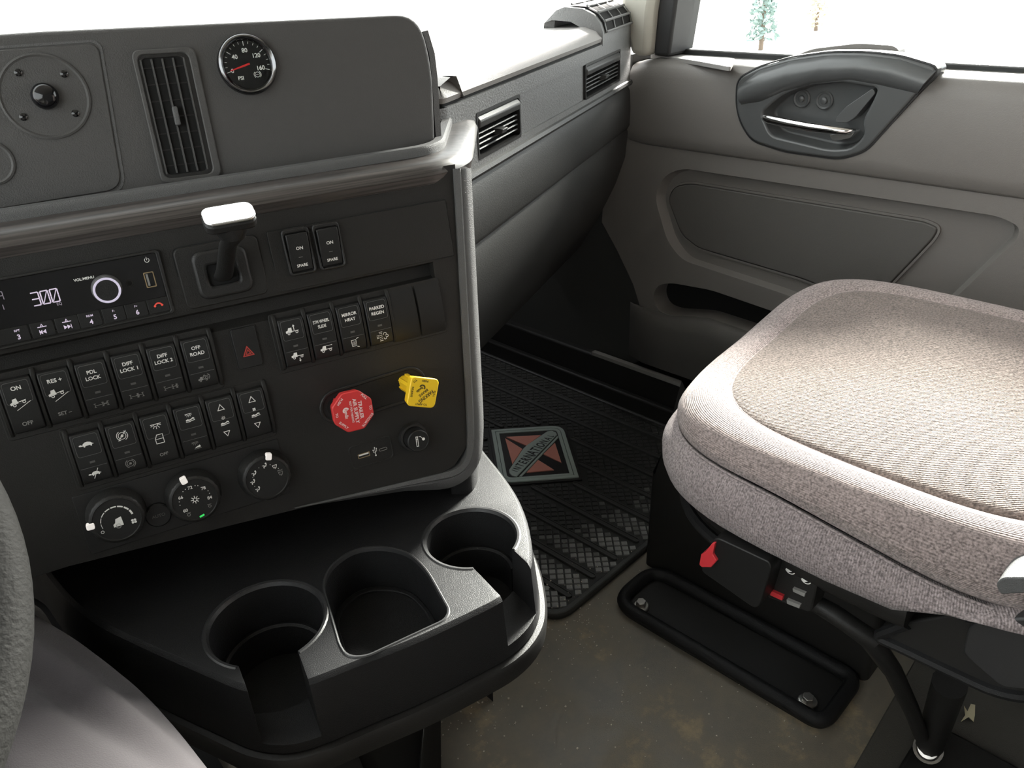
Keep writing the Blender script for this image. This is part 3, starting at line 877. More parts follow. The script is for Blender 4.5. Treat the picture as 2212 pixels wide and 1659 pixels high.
def bank_frame(t, us, v, pitch, extra=0.0):
    u0, u1 = us[0] - pitch / 2 - .004, us[-1] + pitch / 2 + .002 + extra
    g = G(); g.prism(rrect((u0 + u1) / 2, v, u1 - u0, RH + .010, .003), -0.0015, 0.0014)
    part('frame', g, 'stack_plastic', t, bevel=0.0006)
    xs = [us[0] - pitch / 2] + [u + pitch / 2 for u in us]
    for x in xs:
        def dv():
            g = G(); pr = [(-RH / 2 - .002, .001), (-RH / 2 + .002, .0045), (-.005, .0058), (RH / 2 - .004, .0062), (RH / 2 + .003, .0035), (RH / 2 + .0045, .001)]
            rows = [[(-.0018, y, z - .001), (-.0010, y, z), (.0010, y, z), (.0018, y, z - .001)] for y, z in pr]
            return g.loft(rows)
        shared('divider', 'divider', dv, 'stack_plastic', t, T(x, v, 0.0005))

def d_on(a, b): a.text('ON', 0, 15.5, 3.6); a.truck(-1, 2.5, 1.15, 10); a.line([(-3.8, -3.0), (7, 2.6)], .45); b.text('OFF', 0, -15.5, 3.4)
def d_res(a, b): a.text('RES +', 0, 14.5, 3.4); a.truck(-1, 2.5, 1.15, 10); a.line([(-3.8, -3.0), (7, 2.6)], .45); b.text('SET \u2013', 0, -14.5, 3.2)
def d_pdl(a, b): a.text('PDL', 0, 14.5, 3.2); a.text('LOCK', 0, 9.2, 3.2); b.axle(0, -15, 0)
def d_df1(a, b): a.text('DIFF', 0, 14.5, 3.2); a.text('LOCK 1', 0, 9.2, 3.2); b.axle(0, -15, 1)
def d_df2(a, b): a.text('DIFF', 0, 14.5, 3.2); a.text('LOCK 2', 0, 9.2, 3.2); b.axle(0, -15, 2)
def d_off(a, b):
    a.text('OFF', 0, 14.5, 3.2); a.text('ROAD', 0, 9.2, 3.2)
    b.truck(-.5, -16, .8); b.text('TC', 2.6, -13.2, 2.6); b.ring(2.6, -13.4, 2.8, .4, -60, 70, 8); b.ring(2.6, -13.4, 2.8, .4, 120, 230, 8)
def d_up(a, b): a.truck(0, 9, 1.15); a.line([(1.6, 11.5), (1.6, 15)], .7); a.poly([(0.4, 14.6), (2.8, 14.6), (1.6, 16.6)]); a.truck(0, -15, 1.1); a.line([(1.4, -16.5), (1.4, -18.5)], .7); a.poly([(.3, -18.2), (2.5, -18.2), (1.4, -20)])
def d_5th(a, b): a.text('5TH WHEEL', 0, 13.5, 3.0, width=15.5); a.text('SLIDE', 0, 8.6, 3.0, width=8); a.truck(0, -15.5, 1.1); a.line([(0, -11), (5, -11)], .4); a.poly([(5, -10.4), (6, -11), (5, -11.6)])
def d_mir(a, b):
    a.text('MIRROR', 0, 14, 3.1, width=14.5); a.text('HEAT', 0, 8.8, 3.1)
    a.line([(-2.6, -18), (-3, -12), (1.6, -12), (1.6, -18)], .5, True); a.line([(2.4, -11), (4.2, -10.4)], .6); a.line([(2.4, -19), (4.0, -19.6)], .6)
    for x in (-1.6, -.5, .6): a.line([(x, -13.5), (x - .2, -15), (x + .1, -16.8)], .35)
def d_reg(a, b):
    a.text('PARKED', 0, 14, 3.1, width=15); a.text('REGEN', 0, 8.8, 3.1, width=12.5)
    for i in range(4):
        for x in (-1.6, 0): a.line([(x - .3, -12 - i * 1.9), (x + .3, -12 - i * 1.9)], .5)
    a.line([(-2.2, -10.6), (.8, -10.6)], .5); a.line([(-2.2, -19.4), (.8, -19.4)], .5)
    for y in (-13.6, -15, -16.4): a.line([(-5, y), (-2.8, y)], .4)
    a.ring(3.4, -13.4, 1.5, .5, -80, 200, 12); a.ring(5.2, -15.6, 1.3, .5, -150, 90, 12); a.ring(3.2, -17.4, 1.2, .5, 150, 370, 12)
def d_tur(a, b): a.turtle(0, 12.5, 1.15); a.turtle(-.5, -14.8, 1.0); a.line([(-2.2, -19), (2.4, -10.5)], .5)
def cruise(s, x, y, k):
    s.ring(x, y, 2.9 * k, .5); s.ring(x, y, 4.2 * k, .5, -65, 65, 12); s.ring(x, y, 4.2 * k, .5, 115, 245, 12); s.poly([(x - 1.6 * k, y - .8 * k), (x - .4 * k, y + 1.4 * k), (x + 1.2 * k, y + .2 * k), (x + .4 * k, y - 1.2 * k)])
def d_eng(a, b): cruise(a, 0, 12, 1.05); a.line([(-3.6, 8.2), (3.6, 16)], .6); cruise(b, 0, -14.6, .95)
def d_dom(a, b):
    a.lamp(0, 14.5, 1.35); a.line([(-3.4, -3.6), (-3.4, 1.0), (-1.6, 4.6), (3.2, 4.6), (3.2, -3.6)], .6, True); a.line([(-3.4, .6), (3.2, .6)], .55); b.text('OFF', 0, -14.5, 3.0)
def d_bnk(a, b): a.lamp(0, 16, .9); a.bed(.5, 10.5, 1.15); b.lamp(-.8, -11.5, .9); a.poly([(-2, -17.4), (-.2, -16), (1.6, -15.6), (2.6, -14.8), (3.2, -16.2), (3, -17)]); b.line([(-2.4, -18.2), (3.6, -18)], .4)
def d_sno(a, b): a.tri(0, 14, 2.9); a.flake(0, 4.0, .85); a.bed(.3, -1.2, 1.15); a.tri(0, -11.5, 2.6, False)
def d_fan(a, b): a.tri(0, 14, 2.9); a.fan(0, 4.2, .95); a.bed(.3, -1.2, 1.15); a.tri(0, -11.5, 2.6, False)

def bank(name, label, us, v, draws, blanks=()):
    uc = (us[0] + us[-1]) / 2; pitch = (us[-1] - us[0]) / (len(us) - 1)
    t = thing(name, label, 'switch panel', S.m @ T(uc, v, 0))
    bank_frame(t, [u - uc for u in us], 0.0, pitch, .0545 if blanks else 0.0)
    for u, (d, l) in zip(us, draws):
        plain = d in (d_on, d_res, d_sno, d_fan, d_dom)
        rocker(t, u - uc, 0, d, True, not plain, l)
    for u in blanks:
        def bl():
            g = G(); n = 10
            rows = [[(x, -RH / 2 - .003 + (RH + .006) * k / n, .0012 + .0044 * math.sin(math.pi * k / n) ** .6) for x in (-.0134, -.0128, .0128, .0134)] for k in range(n + 1)]
            for r in rows: r[0] = (r[0][0], r[0][1], .0008); r[3] = (r[3][0], r[3][1], .0008)
            return g.loft(rows)
        shared('blank', 'blank_cover', bl, 'rocker_plastic', t, T(u - uc, 0, 0))
    return t
bank('switch_bank', 'row of six rocker switches from ON to OFF ROAD below the radio', [0.008 + 0.0283 * k for k in range(6)], -0.0288,
     [(d_on, 'rocker reading ON and OFF'), (d_res, 'rocker reading RES + and SET -'), (d_pdl, 'rocker reading PDL LOCK'), (d_df1, 'rocker reading DIFF LOCK 1'), (d_df2, 'rocker reading DIFF LOCK 2'), (d_off, 'rocker reading OFF ROAD')])
bank('switch_bank', 'row of four rocker switches ending PARKED REGEN with two blank covers', [0.235, 0.2628, 0.2905, 0.3183], -0.0300,
     [(d_up, 'rocker with raised and lowered truck symbols'), (d_5th, 'rocker reading 5TH WHEEL SLIDE'), (d_mir, 'rocker reading MIRROR HEAT'), (d_reg, 'rocker reading PARKED REGEN')], (0.3463, 0.3743))
bank('switch_bank', 'lower row of six symbol rockers starting with a turtle above the climate knobs', [0.0445 + 0.02805 * k for k in range(6)], -0.0872,
     [(d_tur, 'rocker with turtle symbols'), (d_eng, 'rocker with crossed-out brake circle'), (d_dom, 'rocker with dome lamp and door symbols'), (d_bnk, 'rocker with bunk lamp symbols'), (d_sno, 'rocker with arrows and snowflake over bunk'), (d_fan, 'rocker with arrows and fan over bunk')])

# hazard switch
hz = (0.1925, -0.026)
t = thing('hazard_switch', 'black square hazard switch with red triangle', 'switch', S.m @ T(hz[0], hz[1], 0))
g = G(); g.frame(rrect(0, 0, .0240, .0400, .003), rrect(0, 0, .0222, .0382, .0025), -.001, .0012); part('surround', g, 'black_plastic', t)
g = G(); g.prism(rrect(0, 0, .0220, .0380, .0025), -.001, .003); part('button', g, 'rocker_plastic', t, bevel=.0007)
ik = MM(); ik.line([(-4.6, -7.4), (4.6, -7.4), (0, 1.0)], 1.0, True); ik.line([(-2.2, -6.0), (2.2, -6.0), (0, -2.0)], .8, True); ik.put('legend', 'hazard_red', t, .0033)

# radio
rc = (0.055, 0.0468)
t = thing('radio', 'black car radio with lit display and volume knob beside the gear lever', 'radio', S.m @ T(rc[0], rc[1], 0.0022))
g = G(); g.frame(rrect(-.012, 0, .196, .0560, .003), rrect(-.012, 0, .190, .0515, .002), -.003, .0025); part('surround', g, 'black_plastic', t, bevel=.0008)
g = G(); g.prism(rrect(-.012, 0, .1895, .0510, .002), -.003, .0010); part('faceplate', g, 'gloss_black', t)
def rl(px, py, w=0.0032):
    q = S.at(px, py, w); return (q[0] - rc[0], q[1] - rc[1])
vk = S.at(231, 626, 0.012); vk = (vk[0] - rc[0], vk[1] - rc[1])
g = G(); g.lathe([(.0120, .0005), (.0115, .006), (.0110, .0125), (.0100, .0138), (.0088, .0138)], 36, cap=False); g.v = [(x + vk[0], y + vk[1], z) for x, y, z in g.v]
kb = part('volume_knob', g, 'edge_plastic', t)
g = G(); g.lathe([(.0105, .0139), (.0103, .0146), (.0090, .0146), (.0086, .0139)], 36, cap=False); g.v = [(x + vk[0], y + vk[1], z) for x, y, z in g.v]
part('glow_ring', g, 'ring_glow', kb)
g = G(); g.prism(ngon(vk[0], vk[1], .0089, 30), .0130, .0140); part('knob_face', g, 'rocker_plastic', kb)
for (px, py), s1, s2 in (((-14, 722), '', '2'), ((36, 715), 'RPT', '3'), ((91, 706), '', '\u25c4'), ((144, 695), '', '\u25ba'), ((193, 684), 'RDM', '4'), ((244, 672), 'F-', '5'), ((293, 664), 'F+', '6'), ((341, 655), '', '')):
    c = rl(px, py)
    g = G(); g.prism(rrect(c[0], -.0185, .0170, .0125, .001), .0008, .0022)
    b = part('button', g, 'rocker_plastic', t, bevel=.0004)
    ik = Ink(); y = -.0185
    if s2 in '23456' and s2:
        ik.text(s2, c[0] + .0004, y - .002, .0040)
        if s1: ik.text(s1, c[0] + .0004, y + .0032, .0018)
    elif s2:
        d = -1 if px < 120 else 1
        for q in (-.0018, .0008):
            ik.poly([(c[0] + q - d * .0012, y - .0038), (c[0] + q + d * .0014, y - .002), (c[0] + q - d * .0012, y - .0002)])
        ik.line([(c[0] + d * .0026, y - .0036), (c[0] + d * .0026, y - .0004)], .0005)
        ik.line([(c[0] - .003, y + .0022), (c[0] + .003, y + .0022)], .0007); ik.line([(c[0] - .001, y + .0022), (c[0], y + .0044), (c[0] + .001, y + .0022)], .0005)
    if ik.g.v: ik.put('legend', 'radio_glow', b, .0025)
    if px == 341:
        ik = Ink(); ik.ring(c[0], -.0195, .0030, .0012, 20, 160, 10); ik.disc(c[0] - .0029, -.0186, .0010); ik.disc(c[0] + .0029, -.0186, .0010); ik.put('legend', 'phone_red', b, .0025)
# seven-segment style read-out
def seg7(ik, x, y, h, ch):
    wd = h * .52; sg = {'3': 'abgcd', '0': 'abcdef', 'A': 'abcefg'}[ch]; k = h * .09
    P_ = {'a': [(0, h), (wd, h)], 'b': [(wd, h), (wd, h / 2)], 'c': [(wd, h / 2), (wd, 0)], 'd': [(0, 0), (wd, 0)], 'e': [(0, 0), (0, h / 2)], 'f': [(0, h / 2), (0, h)], 'g': [(0, h / 2), (wd, h / 2)]}
    for c in sg:
        a, b = [Vector(p) for p in P_[c]]; d = (b - a).normalized() * k * .6
        ik.line([(x + a.x + d.x, y + a.y + d.y), (x + b.x - d.x, y + b.y - d.y)], k)
    if ch == '0': ik.line([(x + wd * .15, y + h * .1), (x + wd * .85, y + h * .9)], k * .7)
ik = Ink(); c = rl(98, 642)
for i, ch in enumerate('300'): seg7(ik, c[0] - .0098 + i * .0070, c[1] - .0052, .0105, ch)
ik.put('display_digits', 'radio_glow', t, .0013)
ik = Ink(); c = rl(128, 655); ik.text('EQ', c[0], c[1] - .0006, .0022); c = rl(4, 645); seg7(ik, c[0] - .002, c[1] - .001, .0065, 'A'); c = rl(9, 668); ik.line([(c[0], c[1]), (c[0], c[1] + .0035)], .0006)
ik.put('display_marks', 'radio_dim', t, .0013)
ik = Ink(); c = rl(181, 602); ik.text('VOL/MENU', c[0], c[1], .0022, width=.0155); c = rl(317, 562); ik.ring(c[0], c[1], .0018, .0004, 120, 420, 14); ik.line([(c[0], c[1] + .0002), (c[0], c[1] + .0026)], .0004)
ik.put('face_print', 'print_white', t, .0013)
c = rl(324, 604)
g = G(); g.frame(rrect(c[0], c[1], .0082, .0132, .0008, 2), rrect(c[0], c[1], .0066, .0116, .0006, 2), 0.0, .0016); part('usb_port', g, 'brass', t)
g = G(); g.box(c[0] - .0033, c[0] + .0033, c[1] - .0058, c[1] + .0058, .0009, .0012); part('port_opening', g, 'hole_black', t)
g = G(); g.box(c[0] - .0024, c[0] - .0008, c[1] - .005, c[1] + .005, .0011, .0014); part('port_tongue', g, 'print_grey', t)
c = rl(280, 611)
g = G(); g.lathe([(.0030, .0010), (.0028, .0016), (.0020, .0016), (.0019, .0010)], 18, c, cap=False); part('aux_socket', g, 'black_plastic', t)
g = G(); g.prism(ngon(c[0], c[1], .0019, 14), .0009, .0012); part('aux_hole', g, 'hole_black', t)

# gear selector
sc_ = (0.1875, 0.0455)
t = thing('gear_selector', 'T-handled gear lever with bright metal cap on square dash gate', 'gear lever', S.m @ T(sc_[0], sc_[1], 0.001))
g = G(); g.prism(rrect(0, 0, .0720, .0540, .006), -.002, .0028); part('gate_plate', g, 'stack_plastic', t, bevel=.0012)
g = G(); g.frame(rrect(0, 0, .0738, .0558, .0068), rrect(0, 0, .0718, .0538, .006), -.001, .0007); part('gate_seam', g, 'hole_black', t)
g = G(); g.frame(rrect(0, .0, .0470, .0420, .008), rrect(0, -.001, .0250, .0180, .003), .001, .0075); part('gate_collar', g, 'black_plastic', t, bevel=.003, seg=3)
g = G(); g.prism(rrect(0, -.001, .0260, .0190, .003), .001, .0030); part('gate_slot', g, 'hole_black', t)
hw_ = 0.066
hc = S.at(492, 462, hw_); hc = (hc[0] - sc_[0], hc[1] - sc_[1])
st = [((0.0, -0.004), .002), ((0.0005, 0.004), .022), ((hc[0] * .7, hc[1] * .52), .044), ((hc[0], hc[1] - .020), hw_ - .004), ((hc[0], hc[1] - .008), hw_)]
rows = []
for (x, y), z in st:
    k = len(rows); wd = (.0085, .0075, .0075, .0095, .0165)[k]; dp = (.005, .005, .0055, .007, .009)[k]
    up = Vector((0, .55, .83)) if k < 3 else Vector((0, .95, .3)); sd = Vector((1, 0, 0)); fr = up.cross(sd).normalized()
    rows.append([tuple(Vector((x, y, z)) + sd * (wd * math.cos(R(a))) + fr * (dp * math.sin(R(a)))) for a in range(0, 360, 20)])
g = G(); g.loft(rows, closed=True, cap=True); part('lever', g, 'black_plastic', t)
hx, hy, hz_ = hc[0], hc[1] - .004, hw_
g = G(); g.prism(rrect(0, 0, .0410, .0225, .007), -.0050, .0035, ).xf(Matrix.Translation((hx, hy, hz_)) @ Matrix.Rotation(R(-54), 4, 'X')); part('grip', g, 'black_plastic', t, bevel=.002)
g = G(); g.prism(rrect(0, 0, .0405, .0220, .007), .0036, .0062).xf(Matrix.Translation((hx, hy, hz_)) @ Matrix.Rotation(R(-54), 4, 'X')); part('metal_cap', g, 'brushed', t, bevel=.0008, label='bright metal cap')

# spare switch panel
pc = (0.3210, 0.0445)
t = thing('accessory_panel', 'long blank panel carrying two SPARE rocker switches', 'switch panel', S.m @ T(pc[0], pc[1], 0.0018))
g = G(); g.prism(rrect(0, 0, .1760, .0555, .0015), -.002, .0010); part('plate', g, 'stack_plastic', t, bevel=.0005)
g = G(); g.frame(rrect(0, 0, .1775, .0570, .002), rrect(0, 0, .1758, .0553, .0015), -.0005, .0004); part('seam', g, 'hole_black', t)
for k, (px, py) in enumerate(((645, 543), (710, 531))):
    c = S.at(px, py, .004); x, y = c[0] - pc[0], c[1] - pc[1]
    g = G(); g.frame(rrect(0, 0, .0255, .0430, .004), rrect(0, -.001, .0205, .0360, .002), .0008, .0052)
    s_ = part('rocker_switch', g, 'black_plastic', t, T(x, y), bevel=.0012, label='left-hand ON SPARE rocker' if k == 0 else 'right-hand ON SPARE rocker')
    g = G(); n_ = 5; pr = [(-.0178, .002), (-.0178, .0040), (.0110, .0085), (.0165, .0080), (.0172, .002)]
    g.add([(-.0098, y_, z_) for y_, z_ in pr] + [(.0098, y_, z_) for y_, z_ in pr], [tuple(range(n_)), tuple(range(2 * n_ - 1, n_ - 1, -1))] + [(i, i + n_, (i + 1) % n_ + n_, (i + 1) % n_) for i in range(n_)])
    part('paddle', g, 'rocker_plastic', s_, bevel=.0008)
    pf = lambda a, b: .0040 + (.0045) * (b + .0178) / .0288
    ik = MM(); ik.text('ON', 0.3, 3.4, 3.0); ik.text('SPARE', 0.3, -12.6, 2.7); ik.put('legend', 'print_white', s_, .0003, pf)
    ik = MM(); ik.line([(-1.6, -5), (1.6, -5)], .4); ik.put('mark', 'print_grey', s_, .0003, pf)

# climate panel
hc_ = (0.1100, -0.1475)
t = thing('climate_panel', 'climate control panel with three round knobs and an AUTO button', 'climate control', S.m @ T(hc_[0], hc_[1], 0))
g = G(); g.prism(rrect(0, 0, .1795, .0570, .0012), -.002, .0022); part('plate', g, 'rocker_plastic', t, bevel=.0006)
def dial(c, draw, ptr, green=False, lab=None):
    x, y = c[0] - hc_[0], c[1] - hc_[1]
    g = G(); n = 48; rows = []
    for r, z in ((.0250, .002), (.0246, .006), (.0228, .0145), (.0215, .0168), (.0195, .0172), (.0188, .0160)):
        rows.append([((r - (.0006 if (k % 2 and .004 < z < .016) else 0)) * math.cos(2 * math.pi * k / n), (r - (.0006 if (k % 2 and .004 < z < .016) else 0)) * math.sin(2 * math.pi * k / n), z) for k in range(n)])
    g.loft(rows, closed=True)
    kb = part('knob', g, 'black_plastic', t, T(x, y), label=lab, sharp=60)
    g = G(); g.prism(ngon(0, 0, .0190, 36), .012, .0162); part('knob_face', g, 'rocker_plastic', kb)
    a = R(ptr); g = G(); g.prism(rrect(0, 0, .0066, .0056, .0014, 3), .0130, .0180).xf(Matrix.Translation((.0212 * math.cos(a), .0212 * math.sin(a), 0)) @ RZ(ptr)); part('pointer', g, 'pointer_white', kb, bevel=.0005)
    wh, dm = MM(), MM(); draw(wh, dm); wh.put('legend', 'print_white', kb, .0166); dm.put('dim_legend', 'print_grey', kb, .0166)
    if green:
        g = G(); g.box(-.0022, .0022, -.0008, .0008, .0162, .0166).xf(T(.0020, -.0172) @ RZ(16)); part('green_light', g, 'led_green', kb)
def d_k1(a, b):
    for i in range(8):
        a0 = 196 - i * 24; w_ = .45 + i * .17
        a.ring(0, -1, 13.0, w_, a0, a0 - 20, 6)
    a.ring(-13.6, -7.6, 1.2, .5, n=12); a.fan(12.4, -6.0, 1.5)
    a.poly([(-4, -6.5), (-4, -4), (-2.2, -2.8), (-1.2, .6), (3.6, 1.8), (4, -6.5)]); b.ring(-.2, -6.3, 1.9, .8, n=14)
def d_k2(a, b):
    for s_, an in (('60', 216), ('66', 152), ('72', 96), ('78', 42), ('84', -10)):
        a.text(s_, 12.6 * math.cos(R(an)), 12.6 * math.sin(R(an)), 3.0)
    for an in (184, 170, 126, 114, 76, 66, 20, 8): a.disc(13.4 * math.cos(R(an)), 13.4 * math.sin(R(an)), .45, 6)
    a.flake(0, 0, 1.7); b.ring(-8.4, -12.4, 1.3, .5, n=10); b.line([(-10, -10.4), (-6.6, -10.4)], .4); b.ring(10.6, -10.2, 1.2, .5, n=10); b.line([(9, -8.3), (12.2, -8.3)], .4)
def d_k3(a, b):
    for an in (218, 178, 140, 86):
        x, y = 12.8 * math.cos(R(an)), 12.8 * math.sin(R(an)); a.disc(x + .8, y + 2.0, .8, 8); a.line([(x + 1.2, y + 1.0), (x + .4, y - .6), (x - 1.4, y - .8), (x - 1.4, y - 2.0)], .85); a.line([(x - 2.6, y + .4), (x - .9, y + .4)], .6)
    for an in (46, 4):
        x, y = 13.0 * math.cos(R(an)), 13.0 * math.sin(R(an)); (a if an > 20 else b).line([(x - 2, y + 1.2), (x + 2, y + 1.2), (x + 1.2, y - 1.4), (x - 1.2, y - 1.4)], .5, True); (a if an > 20 else b).line([(x, y - .6), (x, y - 2.4)], .5)
    b.text('MAX', 13.0, 4.0, 1.6)
    for an in (198, 158, 112, 66, 28): a.disc(13.4 * math.cos(R(an)), 13.4 * math.sin(R(an)), .4, 6)
dial((.0495, -.1452), d_k1, 178, lab='fan speed knob with white pointer at the left')
dial((.1147, -.1487), d_k2, 103, True, lab='temperature knob numbered 60 to 84')
dial((.1803, -.1492), d_k3, 74, lab='air direction knob with seated figure symbols')
c = S.at(342, 1112, .003); x, y = c[0] - hc_[0], c[1] - hc_[1]
g = G(); g.lathe([(.0115, .001), (.0112, .0042), (.0100, .0052), (.0002, .0046)], 32, cap=False); b = part('auto_button', g, 'rocker_plastic', t, T(x, y))
ik = MM(); ik.text('AUTO', 0, 0, 3.0); ik.put('legend', 'print_dim', b, .0054)

# brake valve plate, knobs
c0_, c1_ = (0.2625, -0.1045), (0.3390, -0.1015)
dv = Vector((c1_[0] - c0_[0], c1_[1] - c0_[1])); an = math.degrees(math.atan2(dv.y, dv.x)); L_ = dv.length; rp = .0180
t = thing('valve_plate', 'stadium-shaped recessed plate behind the red and yellow brake knobs', 'plate', S.m @ T((c0_[0] + c1_[0]) / 2, (c0_[1] + c1_[1]) / 2, 0) @ RZ(an))
sta = lambda r: arc(L_ / 2, 0, r, -90, 90, 12) + arc(-L_ / 2, 0, r, 90, 270, 12)
g = G(); g.frame(sta(rp), sta(rp - .0035), -.001, .0030); part('rim', g, 'black_plastic', t, bevel=.0010)
g = G(); g.prism(sta(rp - .003), -.001, .0014); part('plate', g, 'rocker_plastic', t)
for k in (-1, 1):
    g = G(); g.lathe([(.0105, .0013), (.0102, .0017), (.0002, .0016)], 24, (k * L_ / 2, 0), cap=False); part('bore', g, 'hole_black', t)
def two(px0, px1, w_):
    a, b = S.at(*px0, w_), S.at(*px1, w_); return math.degrees(math.atan2(b[1] - a[1], b[0] - a[0]))
def brake_knob(c, wface, rot, poly, material, label, draws, stem_r):
    t = thing('brake_knob', label, 'knob', S.m @ T(c[0], c[1], 0.0015) @ RZ(rot))
    g = G(); g.lathe([(stem_r * .72, .0), (stem_r * .72, .006), (stem_r, .008), (stem_r, wface - .020), (stem_r * 1.3, wface - .010)], 20, cap=True); part('stem', g, material, t)
    for k in range(6):
        a = 60 * k; g = G(); g.box(stem_r * .9, stem_r * 1.18, -.0016, .0016, .008, wface - .014).xf(RZ(a)); part('rib', g, material, t)
    g = G(); g.prism(inset(poly, .0015), wface - .012, wface, poly)
    h_ = part('head', g, material, t, bevel=.0012, seg=3)
    for nm, ik, mt in draws: ik.put(nm, mt, h_, wface + .0002)
WF = .044
rr = two((776.3, 861), (783.4, 903.4), WF)
ik = MM()
ik.text('TRAILER', 0, 7.4, 3.5, width=17.5); ik.text('AIR SUPPLY', 0, 2.6, 3.5, width=24.5); ik.text('NOT FOR PARKING', 0, -1.5, 2.0, width=21); ik.text('Bendix', 1.0, -6.8, 3.4, width=9); ik.ring(-2.2, -6.6, 2.6, 1.3, 110, 300, 10)
for s_, x, y, r_ in (('PULL', -12.6, 13.0, 40), ('TO', 0, 17.6, 0), ('EVACUATE', 12.0, 12.8, -48), ('PUSH', -12.6, -11.4, -42), ('TO', 0, -16.6, 0), ('SUPPLY', 11.6, -11.6, 42)):
    ik.text(s_, x * .95, y * .95, 2.3, r_)
oc = [(x, y) for x, y in ngon(0, 0, .0210, 8, 22.5)]
brake_knob((.2665, -.0992), WF, rr, rpoly(oc, .0022, 3), 'knob_red', 'red octagonal TRAILER AIR SUPPLY pull knob on the dash', [('lettering', ik, 'print_pink')], .0085)
WY = .054
ry = two((935, 840), (904.5, 864.6), WY)
ik = MM()
ik.text('PARKING', 0, 5.0, 3.7, width=17); ik.text('BRAKE', 0, 0.4, 2.7, width=10.5); ik.text('Bendix', 1.2, -4.6, 2.9, width=7.5); ik.ring(-2.0, -4.6, 2.6, 1.3, 110, 300, 10)
for s_, x, y, r_ in (('PULL', -8.0, 8.2, 45), ('TO APPLY', 8.2, 8.0, -45), ('PUSH', -8.0, -8.0, -45), ('TO', -0.2, -14.6, 0), ('RELEASE', 8.2, -7.8, 45)):
    ik.text(s_, x, y, 2.0, r_)
sq = rrect(0, 0, .0292, .0292, .0045)
sq = [(x * math.cos(R(45)) - y * math.sin(R(45)), x * math.sin(R(45)) + y * math.cos(R(45))) for x, y in sq]
brake_knob((.3338, -.0968), WY, ry, sq, 'knob_yellow', 'yellow square PARKING BRAKE pull knob on the dash', [('lettering', ik, 'print_black')], .0078)

# usb socket and lighter
q = S.poly([(750, 967), (842, 940), (853, 984.5), (759, 1015)]); uc = (sum(p[0] for p in q) / 4, sum(p[1] for p in q) / 4)
t = thing('usb_socket', 'rounded twin USB charging socket below the red brake knob', 'socket', S.m @ T(uc[0], uc[1], 0))
g = G(); g.frame(rrect(0, 0, .0455, .0248, .005), rrect(0, 0, .0430, .0222, .004), -.001, .0016); part('rim', g, 'black_plastic', t, bevel=.0005)
g = G(); g.prism(rrect(0, 0, .0432, .0224, .004), -.001, .0008); part('plate', g, 'rocker_plastic', t)
g = G(); g.frame(rrect(-.0080, -.0005, .0125, .0048, .0006, 2), rrect(-.0080, -.0005, .0112, .0034, .0005, 2), .0006, .0013); part('usb_a_port', g, 'brass', t)
g = G(); g.box(-.0130, -.0030, -.0002, .0012, .0009, .0013); part('port_tongue', g, 'print_white', t)
g = G(); g.frame(rrect(.0125, -.0004, .0088, .0030, .0014, 3), rrect(.0125, -.0004, .0078, .0021, .0010, 3), .0006, .0012); part('usb_c_port', g, 'steel', t)
ik = MM(); ik.line([(4.0, -4.2), (4.0, 3.6)], .5); ik.disc(4.0, -4.4, .9); ik.poly([(3.2, 3.4), (4.8, 3.4), (4.0, 5.0)]); ik.line([(4.0, -2.4), (2.2, -.6), (2.2, 1.4)], .45); ik.line([(4.0, -1.4), (5.8, .4), (5.8, 2.4)], .45); ik.disc(2.2, 1.6, .7); ik.disc(5.8, 2.6, .6); ik.put('legend', 'print_white', t, .0011)
t = thing('cigarette_lighter', 'round black cigarette lighter with white cigarette symbol', 'lighter', S.m @ T(.3318, -.1575, 0))
g = G(); g.lathe([(.0152, -.001), (.0152, .004), (.0142, .0062), (.0122, .0066), (.0118, .004)], 36, cap=False); part('collar', g, 'black_plastic', t)
g = G(); g.lathe([(.0116, .001), (.0116, .012), (.0120, .016), (.0116, .0185), (.0106, .0192), (.0102, .0186), (.0002, .0186)], 36, cap=False); k_ = part('knob', g, 'rocker_plastic', t)
ik = MM(); ik.line([(-2.6, -5.2), (-.8, -5.4), (-.2, 4.8), (-2.0, 5.0)], .7, True); ik.line([(-2.1, 2.4), (-.5, 2.2)], .6); ik.line([(1.2, 4.4), (3.0, 4.0), (4.4, 2.0)], .6); ik.disc(5.6, .6, 1.6); ik.put('legend', 'print_white', k_, .0188)
# ------------------------------------------------------------------ cup-holder tray below the stack
K = Frame((0.30, 0.52, 0.460), (uh.x, uh.y, 0), (bh.x, bh.y, 0))
def circ3(a, b, c):
    ax, ay = a; bx, by = b; cx, cy = c
    d = 2 * (ax * (by - cy) + bx * (cy - ay) + cx * (ay - by))
    x = ((ax * ax + ay * ay) * (by - cy) + (bx * bx + by * by) * (cy - ay) + (cx * cx + cy * cy) * (ay - by)) / d
    y = ((ax * ax + ay * ay) * (cx - bx) + (bx * bx + by * by) * (ax - cx) + (cx * cx + cy * cy) * (bx - ax)) / d
    return x, y, math.hypot(ax - x, ay - y)
top = K.poly([(60, 1180), (100, 1240), (150, 1300), (205, 1345), (330, 1405), (440, 1452), (522, 1488), (600, 1494), (675, 1472), (762, 1437), (900, 1384), (1000, 1337), (1083, 1296), (1125, 1262), (1148, 1225), (1151, 1190), (1143, 1130), (1120, 1070), (1085, 1020), (1048, 975)])
bk = 0.30
top = [(top[0][0] - .03, bk)] + top + [(top[-1][0] + .01, bk)]
top = ccw(rpoly(top, [0] + [.03] * (len(top) - 2) + [0], 3))
tray = thing('cup_holder_tray', 'black plastic cup holder tray with two cups and a D-shaped bin below the dash', 'cup holder', K.m @ T(0.0, 0.05, -0.10))
